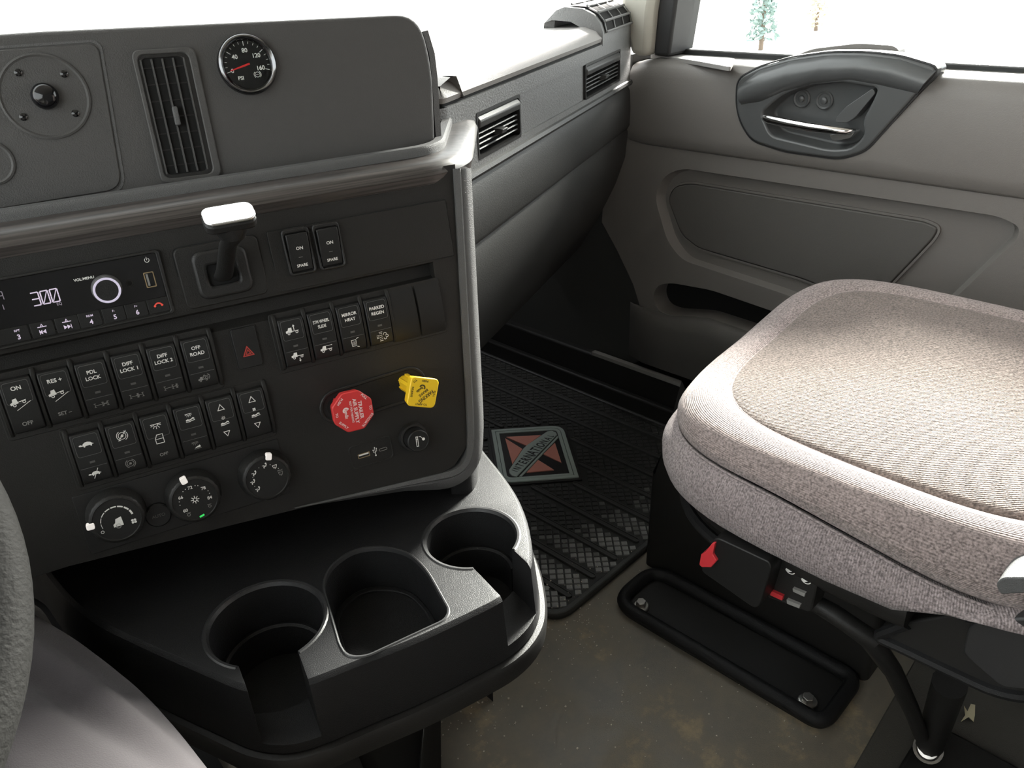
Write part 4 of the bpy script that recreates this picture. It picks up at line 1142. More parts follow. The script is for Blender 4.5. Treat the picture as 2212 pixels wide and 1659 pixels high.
def solid(g):
    me = bpy.data.meshes.new('tmp'); me.from_pydata(g.v, [], g.f)
    bm = bmesh.new(); bm.from_mesh(me); bmesh.ops.remove_doubles(bm, verts=bm.verts, dist=1e-6); bmesh.ops.recalc_face_normals(bm, faces=bm.faces); bm.to_mesh(me); bm.free()
    o = bpy.data.objects.new('tmp', me); COL.objects.link(o); return o
def cut(body, cutters):
    o = solid(body); cs = [solid(c) for c in cutters]
    for c in cs:
        m = o.modifiers.new('b', 'BOOLEAN'); m.object = c; m.operation = 'DIFFERENCE'; m.solver = 'EXACT'
    dg = bpy.context.evaluated_depsgraph_get(); ev = o.evaluated_get(dg); me = ev.to_mesh()
    g = G(); g.v = [tuple(v.co) for v in me.vertices]; g.f = [tuple(p.vertices) for p in me.polygons]
    ev.to_mesh_clear()
    for x in cs + [o]: bpy.data.objects.remove(x)
    return g
g = G(); rows = []
for z, d in ((0.0, 0.004), (-0.004, 0.0), (-0.072, -0.006), (-0.074, 0.004), (-0.100, 0.006)):
    rows.append([(x, y, z) for x, y in inset(top, d)])
g.loft(rows, closed=True, cap=True)
x1, y1, r1 = circ3(K.at(560, 1264), K.at(444, 1372), K.at(683, 1372))
x2, y2, r2 = circ3(K.at(1018, 1098), K.at(919, 1155), K.at(1118, 1152))
def cyl(x, y, r0, r1, z0, n=40): 
    c = G(); c.lathe([(r0, z0), (r1, .02)], n, (x, y), cap=True); return c
sa0, sa1 = K.at(524, 1478)[0], K.at(668, 1466)[0]
slot1 = G(); slot1.prism([(sa0 + .006, y1 - .20), (sa1 - .004, y1 - .20), (sa1 + .001, y1), (sa0, y1)], -0.062, .02)
e = K.at(1122, 1262); d_ = Vector((e[0] - x2, e[1] - y2)).normalized(); nn_ = Vector((-d_.y, d_.x)) * .0235
slot2 = G(); p0 = Vector((x2, y2)) + d_ * .012; p1 = Vector((x2, y2)) + d_ * .15
slot2.prism(ccw([tuple(p0 + nn_), tuple(p1 + nn_), tuple(p1 - nn_), tuple(p0 - nn_)]), -0.058, .02)
dbin = ccw(rpoly(K.poly([(697, 1262), (712, 1225), (760, 1188), (822, 1180), (880, 1192), (920, 1228), (970, 1318), (962, 1338), (790, 1418), (752, 1418), (735, 1395)]), .02, 4))
binc = G(); binc.prism(shrink(dbin, .95), -0.052, .02, shrink(dbin, 1.02))
body = cut(g, [cyl(x1, y1, r1 - .004, r1, -0.088), cyl(x2, y2, r2 - .004, r2, -0.088), binc, slot1, slot2])
body.xf(K.m)
part('body', body, 'tray_plastic', tray, space='world', bevel=.0032, seg=3, sharp=50)
# rings at the cup floors
for x, y, r in ((x1, y1, r1), (x2, y2, r2)):
    g = G(); g.lathe([(r - .0035, -.060), (r - .0060, -.0585), (r - .0085, -.0605), (r - .0085, -.0885)], 40, (x, y), cap=False).xf(K.m)
    # only the rear part of the step shows; the front is open to the slot
    g2 = G(); n = 40; rws = []
    for k in range(23):
        a = R(-20 + 220 * k / 22); rws.append([(x + q * math.cos(a), y + q * math.sin(a), z) for q, z in ((r - .0025, -.050), (r - .0060, -.0490), (r - .0085, -.0510), (r - .0090, -.0885), (r - .0025, -.0885))])
    g2.loft(rws, closed=True, cap=True).xf(K.m)
    part('cup_step', g2, 'tray_plastic', tray, space='world')
def rim_arc(x, y, r, a0, a1, n=48):
    rws = []
    for k in range(n + 1):
        a = R(a0 + (a1 - a0) * k / n); rws.append([(x + q * math.cos(a), y + q * math.sin(a), z) for q, z in ((r + .0035, .0001), (r + .0020, .0010), (r - .0004, .0006), (r - .0022, -.0030), (r - .0010, -.0040))])
    return G().loft(rws).xf(K.m)
ac = lambda c: math.degrees(math.acos(max(-1, min(1, c))))
part('cup_rim', rim_arc(x1, y1, r1, -ac((sa1 - x1) / r1), 360 - ac((sa0 - x1) / r1)), 'tray_edge', tray, space='world')
ph = math.degrees(math.atan2(d_.y, d_.x)); dl = math.degrees(math.asin(min(1, .0235 / r2)))
part('cup_rim', rim_arc(x2, y2, r2, ph + dl, ph + 360 - dl), 'tray_edge', tray, space='world')
g = G(); g.loft([[(x, y, z) for x, y in shrink(dbin, f)] for f, z in ((1.030, .0001), (1.015, .0010), (.990, .0006), (.975, -.0035))], closed=True).xf(K.m)
part('bin_rim', g, 'tray_edge', tray, space='world')
ins = shrink(dbin, .86)
g = G(); g.frame(shrink(dbin, .955), ins, -.053, -.0495).xf(K.m); part('bin_step', g, 'tray_plastic', tray, space='world', bevel=.001)
# skirt ledge and pedestal
g = G(); g.loft([[(x, y, z) for x, y in inset(top, d)] for z, d in ((-.0735, -.002), (-.0745, -.011), (-.079, -.0135), (-.098, -.012), (-.104, .0), (-.106, .03))], closed=True).xf(K.m)
part('skirt', g, 'black_plastic', tray, space='world')
g = G(); g.loft([[(x, y, z) for x, y in inset(top, d)] for z, d in ((-.099, .05), (-.16, .12), (-.459, .165))], closed=True, cap=True).xf(K.m)
part('pedestal', g, 'hole_black', tray, space='world')
# post between tray and stack corner
pp = rpoly(K.poly([(972, 1012), (1000, 1072), (1030, 1060), (1022, 1000)]), .008, 4)
pb = ccw(rpoly([K.at(975, 1068), K.at(1018, 1068), K.at(1032, 1040), K.at(1036, 985), K.at(985, 985)], [.002, .012, .01, 0, 0], 4))
g = G(); g.prism(pb, -.01, .056).xf(K.m); part('post', g, 'tray_plastic', tray, space='world', bevel=.003)

# ------------------------------------------------------------------ floor mat
MZ = 0.010
mat_ = thing('floor_mat', 'black rubber floor mat with diamond treads and long ribs', 'floor mat', T(1.05, 1.0, 0.0))
mo = rpoly([(0.742, 0.668), (1.372, 0.668), (1.372, 1.05), (1.372, 1.62), (0.73, 1.62)], [.035, .02, 0, 0, 0], 6)
mo[0:7] = rpoly([(0.73, 0.95), (0.738, 0.668), (1.2, 0.662)], [0, .045, 0], 8, True)[1:10]
mo = ccw(mo)
g = G(); g.prism(mo, 0.001, MZ); part('base', g, 'rib_rubber', mat_, space='world', bevel=.002)
g = G(); g.frame(mo, inset(mo, .011), .004, MZ + .006); part('raised_border', g, 'rubber', mat_, space='world', bevel=.002)
# emblem outline, used to keep treads clear of it
E_ = Frame((1.097, 1.05, MZ), (1, 0, 0), (0, 1, 0))
ec = lambda x, y: (1040 + x * .11754, 900 + y * .11754)
def ep_(pts): return [E_.at(*ec(x, y), .004) for x, y in pts]
eo = E_.poly([ec(180, 262), ec(1492, 178), ec(1792, 1130), ec(345, 1240)], .004)
def inside(p, poly):
    r = False
    for i in range(len(poly)):
        (x0, y0), (x1_, y1_) = poly[i - 1], poly[i]
        if (y0 > p[1]) != (y1_ > p[1]) and p[0] < (x1_ - x0) * (p[1] - y0) / (y1_ - y0) + x0: r = not r
    return r
ribs = []
for (px, py) in ((1237, 1293), (1274, 1247), (1307.5, 1203), (1341, 1161), (1370.5, 1120), (1412, 1078)):
    q = atz(px, py, MZ); ribs.append((q.x, q.y))
dxr = (ribs[-1][0] - ribs[0][0]) / 5
ribs = [(ribs[0][0] + dxr * k, 0.690) for k in range(9)]
eob = inset(ccw([(x + 1.097, y + 1.05) for x, y in eo]), -.014)
mi = inset(mo, .014)
for k, (x, y) in enumerate(ribs):
    if x > 1.34: continue
    ys = [y]; yy = y; segs = []; cur = None
    n = 90
    for i in range(n + 1):
        t_ = y + (1.56 - y) * i / n; ok = not inside((x, t_), eob)
        if ok and cur is None: cur = t_
        if (not ok or i == n) and cur is not None: segs.append((cur, t_)); cur = None
    for (a, b) in segs:
        if b - a < .03: continue
        out = lambda r, a=a, b=b: arc(x, a + .0045, r, 180, 360, 8) + arc(x, b - .0045, r, 0, 180, 8)
        g = G(); g.frame(out(.0062), out(.0040), MZ - .001, MZ + .0045); g.prism(out(.0041), MZ - .001, MZ + .0030)
        part('rib', g, 'rubber', mat_, space='world', bevel=.0006)
PT = 0.01385; TS = 0.0117
cells = []
for i in range(-70, 71):
    for j in range(-70, 71):
        a, b = i * PT, j * PT
        x = 1.05 + (a + b) * .70711; y = 1.0 + (b - a) * .70711
        if not inside((x, y), mi) or inside((x, y), eob): continue
        dr_ = min(abs(x - r[0]) for r in ribs)
        if dr_ < .0125 and y > .678: continue
        q = Vector((x, y, MZ)) - EYE; d = q.dot(CAM_F); px = CX + FPX * q.dot(CAM_R) / d; py = CY + FPX * q.dot(CAM_D) / d
        vis = px > 1060 and py < 1345 and not (px > 1405 and py < 1060 and py > 600)
        if px < 1150 - max(0, 1200 - py) * .38: vis = False
        cells.append((0 if vis else 1, d, x, y))
cells.sort()
tm = G(); hs = TS / 2; tm.prism([(-hs, -hs), (hs, -hs), (hs, hs), (-hs, hs)], 0, .0030, [(-hs * .86, -hs * .86), (hs * .86, -hs * .86), (hs * .86, hs * .86), (-hs * .86, hs * .86)])
src = {}; rest = G()
for k, (v_, d, x, y) in enumerate(cells):
    M_ = Matrix.Translation((x, y, MZ - .0002)) @ RZ(45) @ Matrix.Rotation(R(random.uniform(-1.5, 1.5)), 4, 'X')
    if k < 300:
        tread_pos = y - .25 * (1.0 - x) + random.uniform(-.04, .04)       # gloss on the near treads painted as paler rubber
        mt_ = 'pale_rubber' if tread_pos < .725 else 'mid_rubber' if tread_pos < .80 else 'rubber'
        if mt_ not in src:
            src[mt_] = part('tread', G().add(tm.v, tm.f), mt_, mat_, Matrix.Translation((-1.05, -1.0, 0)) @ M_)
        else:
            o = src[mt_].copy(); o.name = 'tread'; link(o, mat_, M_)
    else:
        rest.add([tuple(M_ @ Vector(p)) for p in tm.v], tm.f)
part('tread_field', rest, 'rubber', mat_, space='world', kind='stuff')

em = thing('mat_emblem', 'grey framed rubber badge with red panels and lettered banner on the floor mat', 'emblem', E_.m)
eo_r = rpoly(eo, [0, .030, 0, .030], 8); n_ = len(eo_r)
def ring_(d): 
    q = inset(eo, d); return rpoly(q, [0, max(.004, .030 - d), 0, max(.004, .030 - d)], 8)
g = G(); g.prism(ccw(ring_(-.006)), -.001, .0045); part('backing', g, 'emblem_ground', em, bevel=.001)
g = G(); g.frame(ring_(0), ring_(.0085), .003, .0075); part('outer_border', g, 'emblem_grey', em, bevel=.0008)
g = G(); g.frame(ring_(.0095), ring_(.0170), .003, .0070); part('inner_border', g, 'emblem_grey', em, bevel=.0008)
for tri in (((455, 390), (1095, 355), (830, 552)), ((435, 412), (755, 612), (568, 885)), ((1352, 495), (1470, 862), (1140, 705)), ((1042, 812), (1335, 995), (830, 1042))):
    g = G(); g.prism(ccw(ep_(tri)), .003, .0070); part('red_panel', g, 'emblem_red', em, bevel=.0006)
bn = ep_([(508, 1000), (765, 610), (835, 545), (1210, 290), (1290, 275), (1370, 310), (1390, 345), (640, 1122), (560, 1100), (515, 1050)])
g = G(); g.prism(ccw(bn), .003, .0072); part('banner', g, 'emblem_grey', em, bevel=.0006)
g = G(); g.prism(ccw(ep_([(690, 1120), (735, 1118), (1412, 400), (1398, 372)])), .003, .0070); part('stripe', g, 'emblem_grey', em)
word = 'INTERNATIONAL'
A_, B_ = Vector(ep_([(612, 1020)])[0]), Vector(ep_([(1275, 378)])[0])
C_ = Vector(ep_([(922, 692)])[0])
ik = Ink(); wts = [.6, 1, .95, .9, 1, 1, 1.05, .95, .55, 1.05, 1, 1.05, .85]; acc = 0; tot = sum(wts) - wts[0] / 2 - wts[-1] / 2
for k, ch in enumerate(word):
    f = (acc + wts[k] / 2 - wts[0] / 2) / tot; acc += wts[k]
    p = A_ * (1 - f) + B_ * f + (C_ - (A_ + B_) / 2) * (4 * f * (1 - f)) * .75
    hgt = .0150 + .0100 * max(0, 1 - abs(2 * f - 1)) ** .8
    d = B_ - A_
    ik.text(ch, p.x, p.y, hgt, math.degrees(math.atan2(d.y, d.x)), .62)
ik.put('lettering', 'emblem_ground', em, .0075)
# faint angular badge pressed into the mat by the sill
ik = Ink()
ik.line([atz(1312, 886, 0)[:2], atz(1352, 906, 0)[:2], atz(1364, 890, 0)[:2], atz(1388, 902, 0)[:2], atz(1378, 916, 0)[:2], atz(1430, 938, 0)[:2]], .003)
ik.line([atz(1312, 886, 0)[:2], atz(1306, 878, 0)[:2], atz(1420, 935, 0)[:2]], .0025)
ik.put('pressed_outline', 'emblem_ground', mat_, MZ + .0045 - .0, M=Matrix.Translation((-1.05, -1.0, 0)))
# ------------------------------------------------------------------ passenger seat
seat = thing('passenger_seat', 'grey-brown cloth passenger seat on a black suspension base', 'seat', T(0.92, 0.26, 0.0))
SCX, SCY = 0.925, 0.235
def souter(d, n=80):
    """cushion plan outline moved in by d; front is +Y, rear left corner well rounded"""
    pts = []
    for k in range(n):
        a = 2 * math.pi * k / n; c, s = math.cos(a), math.sin(a)
        ex = 2 / (3.6 if c < 0 else 4.6)
        x = math.copysign(abs(c) ** ex, c); y = math.copysign(abs(s) ** ex, s)
        hx, hy = 0.280 - d, 0.272 - d
        px, py = SCX + x * hx, SCY + y * hy
        if y > 0: px += (0.008 * y * y if x < 0 else -0.004 * y * y) * abs(x)     # front corners pulled in
        py += 0.014 * (x + .2)                                                      # front edge slightly skewed
        pts.append((px, py))
    return pts
def sst(t):
    t = max(0.0, min(1.0, t)); return t * t * (3 - 2 * t)
def sloft(rows):
    g = G(); g.loft(rows, closed=True); uv = []; acc = 0.0
    r0 = rows[len(rows) // 2]; per = [0.0]
    for a, b in zip(r0, r0[1:] + r0[:1]): per.append(per[-1] + (Vector(b) - Vector(a)).length)
    for i, r in enumerate(rows):
        if i: acc += sum((Vector(a) - Vector(b)).length for a, b in zip(r, rows[i - 1])) / len(r)
        uv += [(per[k], acc) for k in range(len(r))]
    g.uv = uv; g.wrap = per[-1]
    return g
def sst(t):
    t = max(0.0, min(1.0, t)); return t * t * (3 - 2 * t)
def crown(x, y): return 0.010 * (1 - ((x - SCX) / 0.28) ** 2) + 0.004 * math.sin(y * 9)
def seamdrop(x, y, z):
    # on the inboard side the bolster wraps lower and lower towards the rear, so the side panel is a crescent
    k = sst((.33 - y) / .25) * max(0.0, min(1.0, (.84 - x) / .14))
    if z <= .4935: return -max(0.0, z - .421) * .36 * k
    return -max(0.0, .5318 - z) / .0393 * .027 * k
def srow(d, z, amp=0.0):
    return [(x, y, z + seamdrop(x, y, z) + (crown(x, y) * amp) + (max(0, .474 - z) * sst((.180 - y) / .12) if x < .95 else 0) + (.020 * max(0, (x - .95) / .25) if z > .5 else 0) - 0.012 * max(0, (y - .285) / .23) ** 2 * (1 if z > .47 else .0) * max(0, min(1, (1.12 - x) / .3))) for x, y in souter(d)]
g = sloft([srow(.035, .428), srow(.014, .421), srow(.003, .429), srow(-.001, .442), srow(-.002, .458), srow(.003, .475), srow(.009, .490), srow(.014, .4925), srow(.022, .489)])
part('cushion_side', g, 'cloth_side', seat, space='world', sharp=80)
g = sloft([srow(.024, .4940), srow(.0170, .4945), srow(.0125, .4980), srow(.0120, .507), srow(.019, .519), srow(.028, .5272), srow(.040, .5310), srow(.052, .5318), srow(.060, .5306), srow(.066, .5285)])
part('cushion_bolster', g, 'cloth_bolster', seat, space='world', sharp=80)
g = G(); rows = [srow(.064, .526), srow(.067, .5298, 0), srow(.075, .5310, .2), srow(.105, .531, .6), srow(.15, .531, .9), srow(.20, .531, 1)]
g.loft(rows, closed=True)
g.f.append(tuple(range(len(g.v) - 80, len(g.v))))
part('cushion_top', g, 'cloth_top', seat, space='world', sharp=80)
g = G(); g.ring([(x, y, z) for x, y, z in srow(.0125, .4930)], .0016, 6); part('side_piping', g, 'cloth_side', seat, space='world')
g = G(); g.ring([(x, y, z) for x, y, z in srow(.0658, .5280)], .0012, 6); part('top_seam', g, 'cloth_bolster', seat, space='world')
# backrest, mostly behind the frame edge
def brow(t, d):
    y0 = -0.06 - 0.16 * t; z = 0.44 + 0.62 * t; hw = 0.255 - 0.03 * t - d; th = 0.065 - d * .6
    out = []
    for k in range(40):
        a = 2 * math.pi * k / 40; c, s = math.cos(a), math.sin(a)
        out.append((SCX + .01 + math.copysign(abs(c) ** .6, c) * hw, y0 - 0.05 + math.copysign(abs(s) ** .7, s) * th, z))
    return out
g = G(); g.loft([brow(0, .03), brow(.02, .008), brow(.06, 0), brow(.3, -.003), brow(.7, 0), brow(.95, .01), brow(1, .04)], closed=True, cap=True)
part('backrest', g, 'cloth_bolster', seat, space='world', sharp=80)
# black pan under the cushion, with rolled lower edge
def prow(d, z): return [(x, max(y, .150), z) for x, y in souter(d)]
g = G(); g.loft([prow(.032, .428), prow(.024, .418), prow(.026, .396), prow(.050, .372), prow(.10, .355), prow(.14, .35)], closed=True, cap=True)
part('seat_pan', g, 'black_plastic', seat, space='world', sharp=60)
rp_ = [p for p in prow(.026, .380) if p[0] < .80 and p[1] > .33]; rp_.sort(key=lambda p: p[1]); g = G(); g.tube(rp_, .007, 8); part('pan_roll', g, 'tray_plastic', seat, space='world')
# suspension box and bellows
BX0, BX1, BY0, BY1 = 0.962, 1.21, 0.245, 0.655
box = rrect((BX0 + BX1) / 2, (BY0 + BY1) / 2, BX1 - BX0, BY1 - BY0, .012, 4)
g = G(); g.loft([[(x, y, z) for x, y in inset(box, d)] for z, d in ((.0, 0), (.20, .004), (.30, .040), (.36, .060))], closed=True, cap=True)
part('suspension_box', g, 'gloss_black' if 0 else 'black_plastic', seat, space='world', sharp=30)
# mounting rail plate on the floor: rolled rim, sunken floor, two bolts
rl0 = rpoly([(0.834, 0.630), (0.834, 0.250), (0.955, 0.250), (0.955, 0.630)], [.045, .03, .03, .045], 8)
g = G(); g.prism(ccw(rl0), 0.0, .006); pl = part('rail_plate', g, 'black_plastic', seat, space='world')
g = G(); g.ring([(x, y, .012) for x, y in inset(ccw(rl0), .006)], .0115, 10); part('rail_rim', g, 'tray_plastic', pl, space='world')
for px, py in ((1385, 1305), (1745, 1511)):
    q = atz(px, py, .012); 
    g = G(); g.lathe([(.0145, .006), (.0145, .009), (.0125, .011), (.0085, .011)], 24, (q.x, q.y), cap=True); g.prism(ngon(q.x, q.y, .0090, 6, 15), .010, .019)
    part('bolt', g, 'steel', pl, space='world', bevel=.0012)
# side shield towards the camera, with lever
SX = 0.690
Fs = Frame((SX, 0.12, 0.36), (0, -1, 0), (0, 0, 1))      # u runs rearward, v up, normal faces the driver (-X)
shp = rpoly(Fs.poly([(1878, 1374), (1955, 1345), (2080, 1322), (2150, 1275), (2240, 1262), (2330, 1330), (2330, 1500), (2205, 1510), (2150, 1497), (1950, 1405)]), .012, 4)
g = G(); g.prism(ccw(shp), -.05, 0.0).xf(Fs.m); part('side_shield', g, 'black_plastic', seat, space='world', bevel=.005, seg=3)
ed = rpoly(Fs.poly([(1960, 1348), (1890, 1374), (1945, 1398), (2050, 1448), (2140, 1490), (2205, 1506), (2300, 1500)]), .01, 4, True)
g = G(); g.tube([tuple(Fs.W(x, y, .0)) for x, y in ed], .0060, 8); part('shield_edge', g, 'tray_plastic', seat, space='world')
hs_ = rpoly(Fs.poly([(2092, 1352), (2120, 1340), (2300, 1332), (2300, 1496), (2165, 1488), (2078, 1412)], .03), .008, 4)
g = G(); g.prism(ccw(hs_), .0, .030).xf(Fs.m); part('recline_lever', g, 'tray_edge', seat, space='world', bevel=.004, seg=3)
hu = rpoly(Fs.poly([(2080, 1345), (2110, 1318), (2160, 1305), (2300, 1296), (2300, 1318), (2160, 1330), (2110, 1345)], .012), .006, 4)
g = G(); g.prism(ccw(hu), .0, .014).xf(Fs.m); part('lever_hub', g, 'tray_plastic', seat, space='world', bevel=.003)
ar = rpoly(Fs.poly([(2150, 1262), (2165, 1248), (2300, 1248), (2300, 1276), (2160, 1285)], .045), .004, 4)
g = G(); g.prism(ccw(ar), -.02, .045).xf(Fs.m); part('hinge_cover', g, 'edge_plastic', seat, space='world', bevel=.003)
# control panel with symbols, red and grey bars
Fc = Frame((0.672, 0.22, 0.36), (0, -1, 0), (0, 0, 1))
cp = rpoly(Fc.poly([(1680, 1205), (1770, 1240), (1752, 1325), (1655, 1290)]), .006, 4)
g = G(); g.prism(ccw(cp), -.03, 0.0).xf(Fc.m); cpn = part('control_panel', g, 'black_plastic', seat, space='world', bevel=.002)
for pts, mt_ in ((((1666, 1271), (1695, 1284), (1693, 1293), (1668, 1282)), 'tab_red'), (((1703, 1291), (1732, 1303), (1730, 1310), (1704, 1300)), 'print_grey'), (((1716, 1267), (1743, 1278), (1741, 1285), (1717, 1274)), 'print_grey')):
    g = G(); g.prism(ccw(Fc.poly(pts)), -.001, .004).xf(Fc.m); part('control_bar', g, mt_, cpn, space='world')
ik = Ink()
for px, py in ((1706, 1229), (1740, 1250)):
    c = Fc.at(px, py); ik.poly([(c[0] - .004, c[1] - .003), (c[0] - .001, c[1] - .005), (c[0] + .004, c[1] - .001), (c[0] + .002, c[1] + .001), (c[0] - .001, c[1] - .001), (c[0] - .003, c[1] + .004)]); ik.ring(c[0] + .001, c[1], .0055, .0011, 200, 380, 8)
ik.g.v = [tuple(Fc.m @ Vector((x, y, .0006))) for x, y, z in ik.g.v]; part('symbols', ik.g, 'print_white', cpn, space='world')
# air line and strut at the rear
g = G(); g.tube([tuple(atx(px, py, x)) for px, py, x in ((1690, 1262, .700), (1800, 1325, .702), (1880, 1380, .715), (1930, 1450, .77), (1968, 1530, .80), (1990, 1590, .83))], [.008, .011, .012, .011, .010, .009], 10)
part('air_line', g, 'black_plastic', seat, space='world')
b0 = atz(2005, 1618, .03); b1 = atx(2052, 1475, .80)
g = G(); g.tube([tuple(b1), tuple((b1 + b0) / 2), tuple(b0)], [.019, .018, .017], 12); st_ = part('strut', g, 'black_plastic', seat, space='world')
ax = (EYE - b0).normalized(); q_ = ax.to_track_quat('Z', 'Y').to_matrix().to_4x4(); q_.translation = b0 + ax * .012
g = G(); g.lathe([(.0185, -.002), (.0185, .004), (.015, .006), (.0125, .013), (.007, .0135), (.006, .009), (.0002, .009)], 24, cap=False).xf(q_); part('strut_bolt', g, 'steel', st_, space='world')
g = G(); g.box(b0.x - .05, b0.x + .06, b0.y - .10, b0.y + .02, .0, .022); part('strut_bracket', g, 'black_plastic', seat, space='world', bevel=.006)

# seat belt buckle
Fb = Frame((0.650, 0.34, 0.33), (0, -1, 0), (0, 0, 1))
bp_ = rpoly(Fb.poly([(1548, 1158), (1560, 1158), (1668, 1208), (1672, 1222), (1648, 1302), (1635, 1308), (1520, 1228)]), .005, 3)
bc = (sum(p[0] for p in bp_) / len(bp_), sum(p[1] for p in bp_) / len(bp_))
bu = thing('seat_belt_buckle', 'black seat belt buckle with red release tab beside the seat base', 'buckle', Fb.m @ T(bc[0], bc[1], 0))
g = G(); g.prism(ccw([(x - bc[0], y - bc[1]) for x, y in bp_]), -.026, .006); part('housing', g, 'rocker_plastic', bu, bevel=.003)
tb = [(x - bc[0], y - bc[1]) for x, y in Fb.poly([(1540, 1172), (1546, 1172), (1541, 1196), (1550, 1210), (1538, 1224), (1518, 1224), (1512, 1218), (1516, 1196), (1526, 1190)], .008)]
g = G(); g.prism(ccw(tb), -.018, .010); part('release_tab', g, 'tab_red', bu, bevel=.001, label='red release tab')
g = G(); g.box(.012, .055, -.02, .004, -.050, -.024); part('stalk', g, 'black_plastic', bu, bevel=.003)
# ------------------------------------------------------------------ passenger door
D = Frame((DX, 0.0, 0.0), (0, -1, 0), (0, 0, 1))       # u = rearward, v = up, w = into the cab
door = thing('door_1', 'grey moulded passenger door with chrome handle and recessed panel', None, T(1.43, 0.40, 0.10), kind='structure')
UF, UR = -1.043, 0.33
g = G(); g.prism(ccw([(UF - .05, 0.640), (UR, 0.640), (UR, 0.135)] + [D.at(*p) for p in ((1398, 745), (1388, 680), (1368, 615), (1335, 545), (1300, 480))]), -.075, 0.0)
pk = ccw(rpoly(D.poly([(1413, 425), (1432, 380), (1472, 363), (2160, 467), (2205, 490), (2200, 516), (2040, 668), (1960, 735), (1690, 634), (1472, 562), (1440, 520)]), .022, 5))
sl = ccw(rpoly(D.poly([(1409, 642), (1420, 616), (1450, 611), (1537, 627), (1720, 690), (1720, 752), (1591, 709), (1522, 686), (1490, 683), (1447, 681), (1420, 670)]), .018, 5))
cp = G(); cp.prism(shrink(pk, .965), -.020, .01, shrink(pk, 1.012))
cs_ = G(); cs_.prism(sl, -.060, .01)
b = cut(g, [cp, cs_]); b.xf(D.m)
part('lower_skin', b, 'door_plastic', door, space='world', bevel=.004, seg=3, sharp=45)
ip = ccw(rpoly(D.poly([(1442, 430), (1456, 402), (1490, 395), (2000, 478), (2030, 492), (2018, 516), (1880, 660), (1730, 602), (1509, 537), (1472, 508)], -.015), .016, 5))
g = G(); g.prism(ip, -.0205, -.013, inset(ip, .003)).xf(D.m); part('inset_panel', g, 'door_panel', door, space='world', bevel=.0012)
g = G(); g.sweep(ip, [(-.0005, -.021), (-.0005, -.0150), (.0035, -.0150), (.0035, -.021)], loop=True).xf(D.m); part('panel_bead', g, 'door_plastic', door, space='world')
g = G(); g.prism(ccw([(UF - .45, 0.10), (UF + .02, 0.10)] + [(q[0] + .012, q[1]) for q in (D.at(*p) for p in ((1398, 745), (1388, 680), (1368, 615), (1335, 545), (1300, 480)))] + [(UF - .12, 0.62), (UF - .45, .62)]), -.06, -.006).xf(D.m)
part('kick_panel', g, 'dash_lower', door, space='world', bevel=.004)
g = G(); g.prism(shrink(sl, 1.0), -.062, -.050).xf(D.m); part('slot_shade', g, 'hole_black', door, space='world')  # black layer added at the back of the slot to deepen its shade
# upper skin, rolling over into the window ledge
pr = [(0.630, -.02), (0.632, .002), (0.637, .007), (0.66, .009), (0.72, .009), (0.762, .005), (0.780, .001), (0.790, -.007), (0.7945, -.02), (0.796, -.075)]
us_ = [UF, -0.99, -0.80, -0.62, -0.45, -0.30, 0.0, UR]
rows = []
for u in us_:
    rows.append([(u, v - (.010 if u < -1.03 and v > .77 else 0) + (0.0 if v < .75 else .004 * math.sin((u + 1.0) * 2)), w_ - (.008 if u < -1.03 else 0)) for v, w_ in pr] + [(u, .630, -.075)])
g = G(); g.loft(rows, closed=True, cap=True)
bz = ccw(rpoly(D.poly([(1592, 172), (1640, 145), (1707, 126), (1793, 114), (1870, 114), (1943, 122), (2030, 148), (1985, 196), (1868, 327), (1813, 343), (1695, 327), (1624, 304), (1600, 268), (1590, 229)], .012), .016, 4))
k_ = G(); k_.prism(shrink(bz, .985), -.045, .06)
g = cut(g, [k_]); g.xf(D.m); part('upper_skin', g, 'door_plastic', door, space='world', sharp=50)
g = G(); g.box(UF + .02, UR, .79, .808, -.10, -.07).xf(D.m); part('window_seal', g, 'seal_rubber', door, space='world', bevel=.003)
# pocket front wall, bulging into the cab
pts = D.poly([(1398, 668), (1447, 684), (1500, 686), (1530, 690), (1600, 714), (1740, 762)])
rows = []
for (u, v) in pts:
    rows.append([(u, v + .002, -.004), (u, v + .004, .010), (u, v - .002, .020), (u, v - .03, .026), (u, (v + .13) / 2, .024), (u, .14, .012), (u, .135, -.004)])
f0 = [(u - .05, v, -.004) for u, v, w_ in rows[0]]
g = G(); g.loft([f0] + rows).xf(D.m); part('pocket_wall', g, 'door_panel', door, space='world', sharp=60)
# handle bezel with hood
bz = ccw(rpoly(D.poly([(1592, 172), (1640, 145), (1707, 126), (1793, 114), (1870, 114), (1943, 122), (2030, 148), (1985, 196), (1868, 327), (1813, 343), (1695, 327), (1624, 304), (1600, 268), (1590, 229)], .012), .016, 4))
rc_ = ccw(rpoly(D.poly([(1642, 244), (1690, 204), (1745, 184), (1820, 177), (1897, 190), (1886, 216), (1862, 262), (1868, 292), (1838, 322), (1790, 324), (1664, 294)], .014), .014, 4))
g = G(); g.prism(bz, -.04, .013)
c_ = G(); c_.prism(shrink(rc_, .94), -.020, .03, shrink(rc_, 1.04))
b = cut(g, [c_]); b.xf(D.m); bezel = part('handle_bezel', b, 'door_gloss', door, space='world', bevel=.0035, seg=3, sharp=45)
g = G(); g.sweep(bz, [(.0005, -.004), (.0005, .0105), (.003, .0100), (.0035, -.004)], loop=True).xf(D.m); part('bezel_edge', g, 'seal_rubber', bezel, space='world')
